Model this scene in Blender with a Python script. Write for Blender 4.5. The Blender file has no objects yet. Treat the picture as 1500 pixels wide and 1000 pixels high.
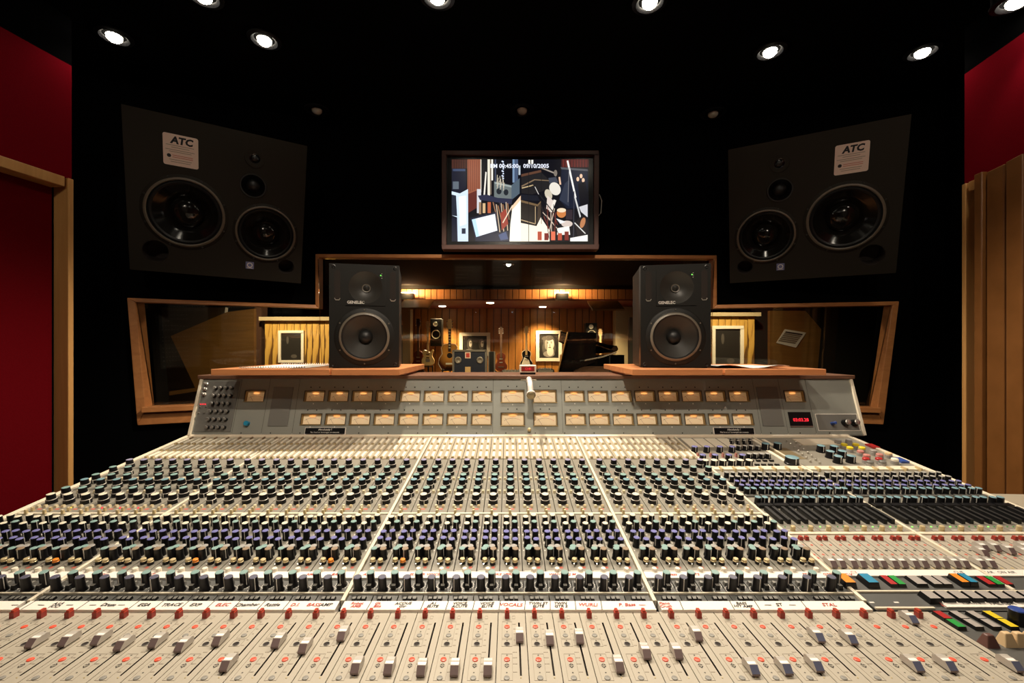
import bpy, bmesh, math, random
from mathutils import Matrix, Vector
random.seed(7)
C = bpy.context.scene.collection
SC = bpy.context.scene
CZ = 1.24                      # eye height of the photographer

# ---------------------------------------------------------------- camera
cam_d = bpy.data.cameras.new('camera')
cam_d.sensor_width = 36.0
cam_d.lens = 36.0 * 640 / 1500
cam_d.shift_x = 5 / 1500
cam_d.shift_y = 8 / 1500
cam_d.clip_start = 0.02
cam = bpy.data.objects.new('camera', cam_d)
cam.location = (0, 0, CZ)
cam.rotation_euler = (math.pi / 2, 0, 0)
C.objects.link(cam)
SC.camera = cam

# ---------------------------------------------------------------- world, exposure
w = bpy.data.worlds.new('world')
SC.world = w
w.use_nodes = True
w.node_tree.nodes['Background'].inputs[0].default_value = (1.0, 0.85, 0.7, 1)
w.node_tree.nodes['Background'].inputs[1].default_value = 0.0
SC.view_settings.view_transform = 'Standard'
SC.view_settings.look = 'None'
SC.view_settings.gamma = 1
SC.view_settings.use_curve_mapping = False
SC.view_settings.exposure = 0.0
SC.cycles.max_bounces = 8
SC.cycles.transparent_max_bounces = 12
SC.cycles.caustics_reflective = False
SC.cycles.caustics_refractive = False
SC.cycles.sample_clamp_indirect = 4.0

WARM = (1.0, 0.86, 0.68)
def spot(loc, aim, watt, cone=115, blend=0.5, radius=0.035, col=WARM, parent=None):
    d = bpy.data.lights.new('spot_lamp', 'SPOT')
    d.energy = watt; d.color = col; d.spot_size = math.radians(cone); d.spot_blend = blend
    d.shadow_soft_size = radius
    o = bpy.data.objects.new('spot_lamp', d)
    o.location = loc
    v = Vector(aim) - Vector(loc)
    o.rotation_euler = v.to_track_quat('-Z', 'Y').to_euler()
    C.objects.link(o)
    if parent is not None:
        o.parent = parent
        o.location = Vector(loc) - parent.location
    return o
# ceiling lamps: (x, y, watts, lit). Those in view are read off the photograph, the fader row follows its shadows, those behind the camera are added.
CEIL = 2.74
LAMPS_VIEW = [(-1.90, 2.105, 4, 1), (-1.19, 2.129, 31, 1), (-1.30, 1.862, 20, 1), (-0.305, 1.868, 170, 1), (0.612, 1.895, 90, 1),
              (1.324, 2.212, 46, 1), (2.10, 2.217, 6, 1), (2.0, 1.72, 3, 1),
              (-1.21, 2.76, 0, 0), (0.086, 2.76, 0, 0), (1.31, 2.80, 0, 0)]
LAMPS_BACK = [(-0.92, 0.2, 11, 1), (0.0, 0.2, 112, 1), (1.0, 0.2, 13, 1), (-0.6, -1.3, 45, 1), (0.6, -1.3, 45, 1), (-0.9, -0.5, 48, 1), (0.8, -0.5, 60, 1)]

# ---------------------------------------------------------------- materials
M = {}
def nt(name):
    m = bpy.data.materials.new(name); m.use_nodes = True
    b = m.node_tree.nodes['Principled BSDF']
    M[name] = m
    return m, m.node_tree, b
def mat(name, col, rough=0.5, metal=0.0, grain=0.0, scale=60.0, bump=0.0, spec=0.5, emit=None, es=0.0, stretch=(1, 1, 1), rvar=0.0):
    m, t, b = nt(name)
    c = (*col, 1)
    b.inputs['Base Color'].default_value = c
    b.inputs['Roughness'].default_value = rough
    b.inputs['Metallic'].default_value = metal
    b.inputs['Specular IOR Level'].default_value = spec
    if emit:
        b.inputs['Emission Color'].default_value = (*emit, 1)
        b.inputs['Emission Strength'].default_value = es
    if grain or bump or rvar:
        tc = t.nodes.new('ShaderNodeTexCoord')
        mp = t.nodes.new('ShaderNodeMapping'); mp.inputs['Scale'].default_value = stretch
        n = t.nodes.new('ShaderNodeTexNoise'); n.inputs['Scale'].default_value = scale; n.inputs['Detail'].default_value = 5
        t.links.new(tc.outputs['Object'], mp.inputs[0]); t.links.new(mp.outputs[0], n.inputs['Vector'])
        if grain:
            mx = t.nodes.new('ShaderNodeMix'); mx.data_type = 'RGBA'
            mx.inputs['A'].default_value = (*[max(0, k * (1 - grain)) for k in col], 1)
            mx.inputs['B'].default_value = (*[min(1, k * (1 + grain)) for k in col], 1)
            t.links.new(n.outputs['Fac'], mx.inputs['Factor']); t.links.new(mx.outputs['Result'], b.inputs['Base Color'])
        if bump:
            bp = t.nodes.new('ShaderNodeBump'); bp.inputs['Strength'].default_value = bump; bp.inputs['Distance'].default_value = 0.002
            t.links.new(n.outputs['Fac'], bp.inputs['Height']); t.links.new(bp.outputs['Normal'], b.inputs['Normal'])
        if rvar:
            mr = t.nodes.new('ShaderNodeMapRange'); mr.inputs['To Min'].default_value = rough - rvar; mr.inputs['To Max'].default_value = rough + rvar
            t.links.new(n.outputs['Fac'], mr.inputs['Value']); t.links.new(mr.outputs['Result'], b.inputs['Roughness'])
    return m
def wood(name, c1, c2, scale=3.0, stretch=(1, 12, 12), rough=0.4, knots=False):
    m, t, b = nt(name)
    tc = t.nodes.new('ShaderNodeTexCoord')
    mp = t.nodes.new('ShaderNodeMapping'); mp.inputs['Scale'].default_value = stretch
    n = t.nodes.new('ShaderNodeTexNoise'); n.inputs['Scale'].default_value = scale; n.inputs['Detail'].default_value = 8; n.inputs['Distortion'].default_value = 1.2
    r = t.nodes.new('ShaderNodeValToRGB')
    r.color_ramp.elements[0].position = 0.3; r.color_ramp.elements[0].color = (*c1, 1)
    r.color_ramp.elements[1].position = 0.7; r.color_ramp.elements[1].color = (*c2, 1)
    t.links.new(tc.outputs['Object'], mp.inputs[0]); t.links.new(mp.outputs[0], n.inputs['Vector'])
    t.links.new(n.outputs['Fac'], r.inputs[0]); t.links.new(r.outputs[0], b.inputs['Base Color'])
    if knots:
        e = r.color_ramp.elements.new(0.42); e.color = (*c1, 1)
        r.color_ramp.elements[0].position = 0.37; r.color_ramp.elements[0].color = (c1[0] * .25, c1[1] * .2, c1[2] * .2, 1)
    b.inputs['Roughness'].default_value = rough
    return m
def glow(name, col, strength, base=None):
    return mat(name, base or (0.02, 0.02, 0.02), 0.4, emit=col, es=strength)

mat('black_wall', (0.0022, 0.0022, 0.0025), 0.95, spec=0.0, bump=0.2, scale=200)
mat('black_ceiling', (0.0025, 0.0025, 0.0025), 0.95, spec=0.0)
mat('carpet', (0.02, 0.012, 0.01), 0.95, grain=0.4, scale=300, bump=0.4)
mat('red_fabric', (0.15, 0.0035, 0.009), 0.9, grain=0.18, scale=240, bump=0.2, spec=0.0)
mat('dark_red_fabric', (0.10, 0.0025, 0.005), 0.9, grain=0.2, scale=200, bump=0.2, spec=0.0)
wood('door_wood', (0.50, 0.25, 0.075), (0.60, 0.32, 0.11), 2.0, (14, 14, 0.8))
wood('window_wood', (0.42, 0.16, 0.05), (0.55, 0.23, 0.075), 2.0, (3, 10, 10))
wood('shelf_wood', (0.55, 0.20, 0.075), (0.68, 0.28, 0.11), 2.0, (2, 14, 14), 0.35)
wood('cap_wood', (0.11, 0.05, 0.03), (0.20, 0.10, 0.06), 3.0, (2, 18, 18), 0.4)
wood('panel_wood', (0.34, 0.13, 0.022), (0.47, 0.20, 0.038), 2.0, (7, 7, 0.6), 0.45)
wood('fascia_wood', (0.48, 0.18, 0.05), (0.60, 0.25, 0.08), 2.0, (7, 7, 1.0), 0.5)
wood('pine', (0.52, 0.30, 0.06), (0.66, 0.42, 0.10), 1.6, (5, 5, 0.7), 0.5, knots=True)
wood('tan_board', (0.24, 0.12, 0.03), (0.31, 0.155, 0.04), 2.0, (1, 1, 12), 0.5)
mat('vinyl', (0.19, 0.075, 0.02), 0.32, grain=0.25, scale=14, bump=0.12, rvar=0.08)
mat('vinyl_dark', (0.05, 0.02, 0.012), 0.5)
mat('stitch', (0.30, 0.16, 0.08), 0.4)
mat('console_grey', (0.24, 0.222, 0.182), 0.42, grain=0.06, scale=40, rvar=0.06)
mat('console_beige', (0.40, 0.35, 0.265), 0.3, grain=0.05, scale=30, rvar=0.08)
mat('fader_beige', (0.43, 0.385, 0.31), 0.45, grain=0.04, scale=25, rvar=0.08)
mat('console_dark', (0.085, 0.085, 0.08), 0.42, grain=0.08, scale=40)
mat('bridge_grey', (0.265, 0.27, 0.24), 0.45, grain=0.04, scale=30)
mat('bridge_dark', (0.17, 0.165, 0.15), 0.45)
mat('trim_cream', (0.78, 0.70, 0.55), 0.3)
mat('rail_cream', (0.72, 0.62, 0.48), 0.17)
mat('black_plastic', (0.0065, 0.0065, 0.0075), 0.33, spec=0.35)
mat('black_soft', (0.010, 0.010, 0.010), 0.5)
mat('pit', (0.015, 0.008, 0.005), 0.8)
mat('seam', (0.02, 0.016, 0.012), 0.8)
mat('cap_purple', (0.165, 0.165, 0.40), 0.35)
mat('cap_lilac', (0.31, 0.29, 0.43), 0.35)
mat('cap_teal', (0.225, 0.36, 0.34), 0.35)
mat('cap_blue', (0.17, 0.30, 0.35), 0.35)
mat('cap_cream', (0.74, 0.68, 0.54), 0.35)
mat('cap_brown', (0.27, 0.19, 0.12), 0.4)
mat('cap_dark', (0.10, 0.10, 0.15), 0.35)
mat('cap_grey', (0.34, 0.33, 0.31), 0.4)
mat('gold', (0.62, 0.50, 0.28), 0.35, metal=0.3)
mat('button_cream', (0.72, 0.62, 0.42), 0.4)
mat('button_white', (0.85, 0.78, 0.64), 0.4)
mat('bar_white', (0.86, 0.80, 0.66), 0.3)
mat('button_grey', (0.25, 0.24, 0.215), 0.45)
mat('button_mid', (0.37, 0.335, 0.31), 0.45)
mat('button_dark', (0.16, 0.155, 0.14), 0.4)
mat('tape', (0.86, 0.80, 0.72), 0.6, grain=0.03, scale=20)
mat('paper', (0.88, 0.84, 0.78), 0.7)
mat('red_plastic', (0.42, 0.045, 0.02), 0.35)
mat('red_button', (0.72, 0.09, 0.045), 0.35, emit=(1.0, 0.12, 0.06), es=0.10)
mat('red_dark', (0.30, 0.03, 0.02), 0.4)
mat('print_black', (0.03, 0.025, 0.02), 0.6)
mat('print_grey', (0.26, 0.22, 0.17), 0.6)
mat('print_red', (0.55, 0.12, 0.08), 0.6)
mat('print_white', (0.75, 0.72, 0.66), 0.6)
mat('ink_red', (0.45, 0.05, 0.04), 0.7)
mat('ink_black', (0.012, 0.011, 0.014), 0.7)
mat('fader_grey', (0.50, 0.46, 0.41), 0.35)
mat('fader_line', (0.90, 0.88, 0.84), 0.35)
mat('fader_nose', (0.20, 0.14, 0.135), 0.35)
mat('fader_nose_blue', (0.13, 0.14, 0.22), 0.35)
mat('orange', (0.85, 0.26, 0.02), 0.35)
mat('cyan', (0.02, 0.24, 0.42), 0.35)
mat('green', (0.02, 0.30, 0.05), 0.35)
mat('red', (0.40, 0.02, 0.02), 0.35)
mat('yellow', (0.72, 0.55, 0.02), 0.35)
mat('blue', (0.03, 0.07, 0.30), 0.35)
mat('pink', (0.50, 0.20, 0.17), 0.35)
mat('smoke', (0.30, 0.28, 0.26), 0.35)
mat('wood_knob', (0.70, 0.50, 0.28), 0.4)
mat('brown_knob', (0.13, 0.06, 0.05), 0.4)
mat('chrome', (0.75, 0.72, 0.66), 0.22, metal=0.75)
mat('satin_metal', (0.55, 0.52, 0.47), 0.35, metal=0.9)
mat('mic_metal', (0.80, 0.72, 0.66), 0.3, metal=0.25)
mat('mesh_metal', (0.30, 0.24, 0.14), 0.5, metal=0.6)
mat('bezel', (0.06, 0.045, 0.025), 0.4)
mat('bezel_gold', (0.30, 0.21, 0.09), 0.35, metal=0.3)
glow('meter_face', (1.0, 0.55, 0.22), 0.13, (0.90, 0.76, 0.54))
glow('meter_lamp', (1.0, 0.42, 0.12), 1.2, (0.5, 0.25, 0.1))
glow('led_red', (1.0, 0.02, 0.04), 1.4)
glow('led_green', (0.2, 1.0, 0.1), 2.5)
glow('led_yellow', (1.0, 0.6, 0.05), 2.0)
glow('led_white', (0.8, 0.9, 1.0), 8.0)
glow('bulb', (1.0, 0.90, 0.72), 40.0)
glow('bulb_live', (1.0, 0.86, 0.62), 14.0)
mat('bulb_off', (0.5, 0.47, 0.42), 0.2)
mat('cabinet_black', (0.0095, 0.0085, 0.007), 0.5, spec=0.3, bump=0.1, scale=300)
mat('main_cabinet', (0.019, 0.0155, 0.011), 0.6, spec=0.2, bump=0.1, scale=200)
mat('cone', (0.032, 0.029, 0.025), 0.42)
mat('cone_gloss', (0.008, 0.007, 0.006), 0.14)
mat('rubber', (0.012, 0.012, 0.012), 0.45)
mat('ring_grey', (0.15, 0.125, 0.095), 0.35)
mat('sticker', (0.80, 0.62, 0.53), 0.6)
mat('badge_blue', (0.14, 0.16, 0.32), 0.4)
mat('tv_frame', (0.085, 0.036, 0.027), 0.4)
mat('tv_black', (0.004, 0.004, 0.005), 0.25)
mat('white_frame', (0.80, 0.74, 0.60), 0.5)
mat('photo_black', (0.02, 0.018, 0.016), 0.4)
mat('photo_dark', (0.08, 0.07, 0.06), 0.5)
mat('photo_grey', (0.25, 0.23, 0.2), 0.5)
mat('photo_light', (0.60, 0.56, 0.48), 0.5)
mat('gloss_black', (0.004, 0.004, 0.0045), 0.08)
mat('guitar_cream', (0.70, 0.52, 0.22), 0.3)
mat('guitar_red', (0.085, 0.018, 0.008), 0.25)
mat('guitar_black', (0.012, 0.012, 0.012), 0.2)
mat('fret_dark', (0.06, 0.03, 0.018), 0.4)
mat('maple', (0.62, 0.42, 0.2), 0.35)
mat('case_navy', (0.012, 0.017, 0.035), 0.5)
mat('live_floor', (0.10, 0.045, 0.02), 0.5)
mat('live_dark', (0.010, 0.009, 0.008), 0.9, spec=0.1)
mat('live_grey', (0.06, 0.055, 0.045), 0.8)
mat('soffit_red', (0.16, 0.022, 0.012), 0.6)
mat('beige_cloth', (0.42, 0.34, 0.20), 0.85)
m_sb, t_sb, b_sb = nt('sunburst')
_tc = t_sb.nodes.new('ShaderNodeTexCoord'); _g = t_sb.nodes.new('ShaderNodeTexGradient'); _g.gradient_type = 'SPHERICAL'
_mp = t_sb.nodes.new('ShaderNodeMapping'); _mp.inputs['Location'].default_value = (0, 0, -0.35); _mp.inputs['Scale'].default_value = (3.6, 1.0, 2.6)
_r = t_sb.nodes.new('ShaderNodeValToRGB'); _r.color_ramp.elements[0].color = (0.06, 0.012, 0.004, 1); _r.color_ramp.elements[1].color = (0.75, 0.34, 0.07, 1)
_r.color_ramp.elements[0].position = 0.1; _r.color_ramp.elements[1].position = 0.6
t_sb.links.new(_tc.outputs['Object'], _mp.inputs[0]); t_sb.links.new(_mp.outputs[0], _g.inputs[0]); t_sb.links.new(_g.outputs[0], _r.inputs[0]); t_sb.links.new(_r.outputs[0], b_sb.inputs['Base Color'])
b_sb.inputs['Roughness'].default_value = 0.25
# window glass: thin pane, transparent with a fresnel reflection
m_gl = bpy.data.materials.new('glass'); m_gl.use_nodes = True; M['glass'] = m_gl
_t = m_gl.node_tree; _t.nodes.clear()
_o = _t.nodes.new('ShaderNodeOutputMaterial'); _mix = _t.nodes.new('ShaderNodeMixShader'); _fr = _t.nodes.new('ShaderNodeFresnel'); _fr.inputs[0].default_value = 1.45
_tr = _t.nodes.new('ShaderNodeBsdfTransparent'); _tr.inputs[0].default_value = (0.93, 0.95, 0.93, 1)
_gs = _t.nodes.new('ShaderNodeBsdfGlossy'); _gs.inputs['Roughness'].default_value = 0.0
_t.links.new(_fr.outputs[0], _mix.inputs[0]); _t.links.new(_tr.outputs[0], _mix.inputs[1]); _t.links.new(_gs.outputs[0], _mix.inputs[2]); _t.links.new(_mix.outputs[0], _o.inputs[0])

# ---------------------------------------------------------------- mesh helpers
class MB:
    def __init__(s):
        s.v = []; s.f = []; s.m = []; s.names = []; s.X = Matrix.Identity(4)
    def mi(s, n):
        if n not in s.names: s.names.append(n)
        return s.names.index(n)
    def add(s, vs, fs, m):
        b = len(s.v); k = s.mi(m)
        s.v += [tuple(s.X @ Vector(p)) for p in vs]
        for f in fs: s.f.append([b + i for i in f]); s.m.append(k)
    def box(s, x0, x1, y0, y1, z0, z1, m, top=None, skip=()):
        vs = [(x0, y0, z0), (x1, y0, z0), (x1, y1, z0), (x0, y1, z0), (x0, y0, z1), (x1, y0, z1), (x1, y1, z1), (x0, y1, z1)]
        fs = [(0, 3, 2, 1), (0, 1, 5, 4), (1, 2, 6, 5), (2, 3, 7, 6), (3, 0, 4, 7)]
        s.add(vs, fs, m); s.add(vs[4:], [(0, 1, 2, 3)], top or m)
    def hexa(s, p, m):
        s.add(p, [(0, 3, 2, 1), (4, 5, 6, 7), (0, 1, 5, 4), (1, 2, 6, 5), (2, 3, 7, 6), (3, 0, 4, 7)], m)
    def quad(s, a, b, c, d, m): s.add([a, b, c, d], [(0, 1, 2, 3)], m)
    def poly(s, pts, m): s.add(pts, [tuple(range(len(pts)))], m)
    def prism(s, pts, z0, z1, m, top=None, axis='z'):
        n = len(pts)
        def P(p, h): return (p[0], p[1], h) if axis == 'z' else ((p[0], h, p[1]) if axis == 'y' else (h, p[0], p[1]))
        vs = [P(p, z0) for p in pts] + [P(p, z1) for p in pts]
        s.add(vs, [tuple(range(n))[::-1]] + [(i, (i + 1) % n, n + (i + 1) % n, n + i) for i in range(n)], m)
        s.add([P(p, z1) for p in pts], [tuple(range(n))], top or m)
    def lathe(s, prof, n, m, cx=0, cy=0, cz=0, mats=None, cap=True, sx=1.0, sy=1.0):
        # prof: (r, z) from the bottom up around the z axis
        rings = []
        for r, z in prof:
            rings.append([(cx + sx * r * math.cos(2 * math.pi * i / n), cy + sy * r * math.sin(2 * math.pi * i / n), cz + z) for i in range(n)])
        for k in range(len(prof) - 1):
            s.add(rings[k] + rings[k + 1], [(i, (i + 1) % n, n + (i + 1) % n, n + i) for i in range(n)], mats[k] if mats else m)
        if cap: s.add(rings[-1], [tuple(range(n))], mats[-1] if mats else m)
    def tube(s, path, r, n, m, caps=True):
        path = [Vector(p) for p in path]; rs = r if isinstance(r, (list, tuple)) else [r] * len(path)
        rings = []; up = Vector((0, 0, 1))
        for i, p in enumerate(path):
            d = (path[min(i + 1, len(path) - 1)] - path[max(i - 1, 0)]).normalized()
            a = up if abs(d.dot(up)) < 0.95 else Vector((1, 0, 0))
            e1 = d.cross(a).normalized(); e2 = d.cross(e1)
            rings.append([tuple(p + rs[i] * (math.cos(2 * math.pi * k / n) * e1 + math.sin(2 * math.pi * k / n) * e2)) for k in range(n)])
        for k in range(len(path) - 1):
            s.add(rings[k] + rings[k + 1], [(i, (i + 1) % n, n + (i + 1) % n, n + i) for i in range(n)], m)
        if caps:
            s.add(rings[0], [tuple(range(n))[::-1]], m); s.add(rings[-1], [tuple(range(n))], m)
    def mesh(s, name, smooth=None):
        me = bpy.data.meshes.new(name); me.from_pydata(s.v, [], s.f)
        for n in s.names: me.materials.append(M[n])
        me.polygons.foreach_set('material_index', s.m)
        bm = bmesh.new(); bm.from_mesh(me); bmesh.ops.remove_doubles(bm, verts=bm.verts, dist=1e-6)
        bmesh.ops.recalc_face_normals(bm, faces=bm.faces) if smooth is not False and smooth != 'keep' else None
        bm.to_mesh(me); bm.free()
        if smooth and smooth != 'keep':
            me.polygons.foreach_set('use_smooth', [True] * len(me.polygons))
            me.set_sharp_from_angle(angle=math.radians(smooth))
        me.update()
        return me
    def build(s, name, parent=None, loc=(0, 0, 0), rot=(0, 0, 0), smooth=None, bevel=0):
        o = inst(s.mesh(name, smooth), name, parent, loc, rot)
        if bevel:
            b = o.modifiers.new('bevel', 'BEVEL'); b.width = bevel; b.segments = 2; b.limit_method = 'ANGLE'
        return o
def inst(me, name, parent=None, loc=(0, 0, 0), rot=(0, 0, 0), scale=None):
    o = bpy.data.objects.new(name, me); C.objects.link(o)
    o.location = loc; o.rotation_euler = rot
    if scale: o.scale = scale
    if parent is not None: o.parent = parent
    return o
def empty(name, loc=(0, 0, 0), rot=(0, 0, 0), parent=None):
    o = bpy.data.objects.new(name, None); C.objects.link(o); o.location = loc; o.rotation_euler = rot
    o.empty_display_size = 0.05
    if parent is not None: o.parent = parent
    return o
def tag(o, label=None, cat=None, group=None, kind=None):
    if label: o['label'] = label
    if cat: o['category'] = cat
    if group: o['group'] = group
    if kind: o['kind'] = kind
    return o
def struct(o): o['kind'] = 'structure'; return o
def stuff(o): o['kind'] = 'stuff'; return o
TXT = {}
def text_mesh(body, size, matn, align='CENTER', shear=0.0, extrude=0.0, bold=0.0, space=1.0):
    key = (body, size, matn, align, shear, extrude, bold)
    if key in TXT: return TXT[key]
    cu = bpy.data.curves.new('lettering', 'FONT'); cu.body = body; cu.size = size; cu.align_x = align; cu.align_y = 'CENTER'
    cu.shear = shear; cu.extrude = extrude; cu.offset = bold; cu.resolution_u = 2; cu.space_line = 0.85; cu.space_character = space
    o = bpy.data.objects.new('lettering', cu); C.objects.link(o)
    dg = bpy.context.evaluated_depsgraph_get()
    me = bpy.data.meshes.new_from_object(o.evaluated_get(dg))
    bpy.data.objects.remove(o); bpy.data.curves.remove(cu)
    me.materials.clear(); me.materials.append(M[matn])
    TXT[key] = me
    return me
def lettering(body, size, matn, parent, loc, rot=(0, 0, 0), **k):
    return inst(text_mesh(body, size, matn, **k), 'lettering', parent, loc, rot)
def plate_mesh(name, outer, holes, th, matn):
    # flat plate with round holes, standing in the xz plane, front at y=0, back at y=th
    cu = bpy.data.curves.new('plate', 'CURVE'); cu.dimensions = '2D'; cu.fill_mode = 'BOTH'; cu.extrude = th / 2
    def spl(pts):
        sp = cu.splines.new('POLY'); sp.points.add(len(pts) - 1)
        for p, q in zip(sp.points, pts): p.co = (q[0], q[1], 0, 1)
        sp.use_cyclic_u = True
    spl(outer)
    for cx, cz, r in holes: spl([(cx + r * math.cos(2 * math.pi * i / 40), cz + r * math.sin(2 * math.pi * i / 40)) for i in range(40)])
    o = bpy.data.objects.new('plate', cu); C.objects.link(o)
    me = bpy.data.meshes.new_from_object(o.evaluated_get(bpy.context.evaluated_depsgraph_get()))
    bpy.data.objects.remove(o); bpy.data.curves.remove(cu)
    me.transform(Matrix.Translation((0, th / 2, 0)) @ Matrix.Rotation(math.pi / 2, 4, 'X'))
    me.name = name; me.materials.clear(); me.materials.append(M[matn])
    return me
def ring(mb, cx, cz, pr, n=32, mats=None, m='cone'):
    # surface of revolution round the y axis at (cx, cz): profile of (radius, depth)
    for k in range(len(pr) - 1):
        (r0, d0), (r1, d1) = pr[k], pr[k + 1]
        for i in range(n):
            a0, a1 = 2 * math.pi * i / n, 2 * math.pi * (i + 1) / n
            P = lambda r, a, d: (cx + r * math.cos(a), d, cz + r * math.sin(a))
            mb.quad(P(r0, a0, d0), P(r0, a1, d0), P(r1, a1, d1), P(r1, a0, d1), (mats[k] if mats else m))
def px(u, v, Y):
    return Vector(((u - 745) / 640 * Y, Y, CZ - (v - 508) / 640 * Y))

# ================================================================ ROOM
def flat(name, x0, x1, y0, y1, z0, z1, m): 
    b = MB(); b.box(x0, x1, y0, y1, z0, z1, m); return struct(b.build(name))
flat('floor', -3.4, 3.2, -3.2, 3.0, -0.05, 0.0, 'carpet')
flat('ceiling', -3.4, 3.2, -3.2, 3.06, CEIL, CEIL + 0.05, 'black_ceiling')
flat('wall_back', -3.4, 3.2, -3.25, -3.1, 0, CEIL, 'dark_red_fabric')
DW = Vector((0.16, 1.0, 0)).normalized(); NW = Vector((1, -0.16, 0)).normalized()   # side walls run along DW
CL = Vector((-2.0, 2.0, 0)); CR = Vector((2.15, 2.06, 0))
def along(mb, c, s0, s1, n0, n1, z0, z1, m):
    # box in a side wall's own axes: s back from the corner, n into the room
    p = lambda s, n, z: tuple(c - DW * s + NW * n + Vector((0, 0, z)))
    mb.hexa([p(s0, n0, z0), p(s1, n0, z0), p(s1, n1, z0), p(s0, n1, z0), p(s0, n0, z1), p(s1, n0, z1), p(s1, n1, z1), p(s0, n1, z1)], m)
HD = 2.005; TOP = 2.525
for side, c, sg in (('left', CL, 1), ('right', CR, -1)):
    w_ = empty('wall_' + side, c); struct(w_)
    b = MB(); b.X = Matrix.Translation(-c)
    along(b, c, 0, 5.3, -0.12 * sg, 0, HD, TOP, 'red_fabric'); b.build('fabric_panel', w_)
    b = MB(); b.X = Matrix.Translation(-c)
    along(b, c, 0, 5.3, -0.12 * sg, 0, TOP, CEIL, 'black_wall')
    along(b, c, 1.25, 5.3, -0.12 * sg, 0, 0, HD, 'dark_red_fabric'); b.build('wall_panel', w_)
    d = empty('door_1' if sg == 1 else 'door_2', c); struct(d)
    b = MB(); b.X = Matrix.Translation(-c)
    along(b, c, 0.0, 0.022, -0.07 * sg, 0.012 * sg, 0, HD, 'door_wood')
    b.build('jamb', d, bevel=0.003)
    b = MB(); b.X = Matrix.Translation(-c)
    along(b, c, 0.035, 1.25, -0.07 * sg, 0.012 * sg, HD - 0.045, HD, 'door_wood'); b.build('header', d, bevel=0.003)
    b = MB(); b.X = Matrix.Translation(-c)
    along(b, c, 1.20, 1.25, -0.07 * sg, 0.012 * sg, 0, HD - 0.045, 'door_wood'); b.build('jamb', d, bevel=0.003)
    b = MB(); b.X = Matrix.Translation(-c)
    along(b, c, 0.035, 1.20, -0.09 * sg, -0.06 * sg, 0, HD - 0.045, 'dark_red_fabric'); b.build('door_panel', d)
    # black cloth return between the side wall and the front wall
    e = Vector((-2.35, 2.397, 0)) if sg == 1 else Vector((2.62, 2.625, 0))
    q = e - c; nn = Vector((q.y, -q.x, 0)).normalized() * (-0.1 * sg) 
    b = MB()
    cc = c - NW * (.115 * sg) + DW * .004
    b.hexa([tuple(p + Vector((0, 0, z))) for z in (0, CEIL) for p in (cc, e, e + nn, cc + nn)], 'black_wall')
    struct(b.build('wall_return_' + side))

# ---- front wall: three facets with one stepped window opening
FX = [(-2.35, 2.397), (-1.27, 2.90), (1.369, 2.90), (2.62, 2.625)]
def wallY(x):
    for (a, ya), (b_, yb) in zip(FX, FX[1:]):
        if x <= b_ + 1e-6: return ya + (yb - ya) * (x - a) / (b_ - a)
    return FX[-1][1]
def wp(x, z, dy=0): return (x, wallY(x) + dy, z)
OUT = [(-2.15, 1.517), (-1.27, 1.517), (-1.27, 1.851), (1.369, 1.842), (1.369, 1.517), (2.37, 1.517), (2.29, 0.766), (1.369, 0.772), (-1.27, 0.79), (-2.108, 0.795)]
b = MB()
for pts in ([(-2.35, 0), (-2.108, 0), (-2.108, .795), (-2.15, 1.517), (-2.15, CEIL), (-2.35, CEIL)],
            [(-2.15, 1.517), (-1.27, 1.517), (-1.27, CEIL), (-2.15, CEIL)], [(-2.108, 0), (-1.27, 0), (-1.27, .79), (-2.108, .795)],
            [(-1.27, 1.851), (1.369, 1.842), (1.369, CEIL), (-1.27, CEIL)], [(-1.27, 0), (1.369, 0), (1.369, .772), (-1.27, .79)],
            [(1.369, 1.517), (2.37, 1.517), (2.37, CEIL), (1.369, CEIL)], [(1.369, 0), (2.29, 0), (2.29, .766), (1.369, .772)],
            [(2.29, 0), (2.62, 0), (2.62, CEIL), (2.37, CEIL), (2.37, 1.517), (2.29, .766)]):
    n = len(pts)
    vs = [wp(x, z) for x, z in pts] + [wp(x, z, .12) for x, z in pts]
    b.add(vs, [tuple(range(n)), tuple(range(n, 2 * n))[::-1]] + [(i, (i + 1) % n, n + (i + 1) % n, n + i) for i in range(n)], 'black_wall')
struct(b.build('wall_front'))
win = struct(empty('window_1', (0, 2.9, 0.78)))
WO = Vector((0, 2.9, 0.78))
T_ = .024; J_ = .034
INN = [(-2.15 + J_, 1.517 - T_), (-1.27 + T_, 1.517 - T_), (-1.27 + T_, 1.851 - T_), (1.369 - T_, 1.842 - T_), (1.369 - T_, 1.517 - T_), (2.37 - J_, 1.517 - T_), (2.29 - J_, .766 + .085), (1.369, .772 + .085), (-1.27, .79 + .085), (-2.108 + J_, .795 + .085)]
for i in range(10):
    j = (i + 1) % 10
    b = MB(); b.X = Matrix.Translation(-WO)
    f0, f1 = -.030, .035
    ps = [OUT[i], OUT[j], INN[j], INN[i]]
    b.hexa([wp(*p, f0) for p in ps] + [wp(*p, f1) for p in ps], 'window_wood')
    if 6 <= i <= 8:     # stepped sill: upper moulding
        up = [(p[0], p[1] + .0) for p in (INN[i], INN[j])]
        ps = [(INN[i][0], INN[i][1] - .012), (INN[j][0], INN[j][1] - .012), (INN[j][0], INN[j][1] + .02), (INN[i][0], INN[i][1] + .02)]
        b.hexa([wp(*p, f0 - .03) for p in ps] + [wp(*p, f1) for p in ps], 'window_wood')
    b.build('window_frame', win, bevel=.003)
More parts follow.
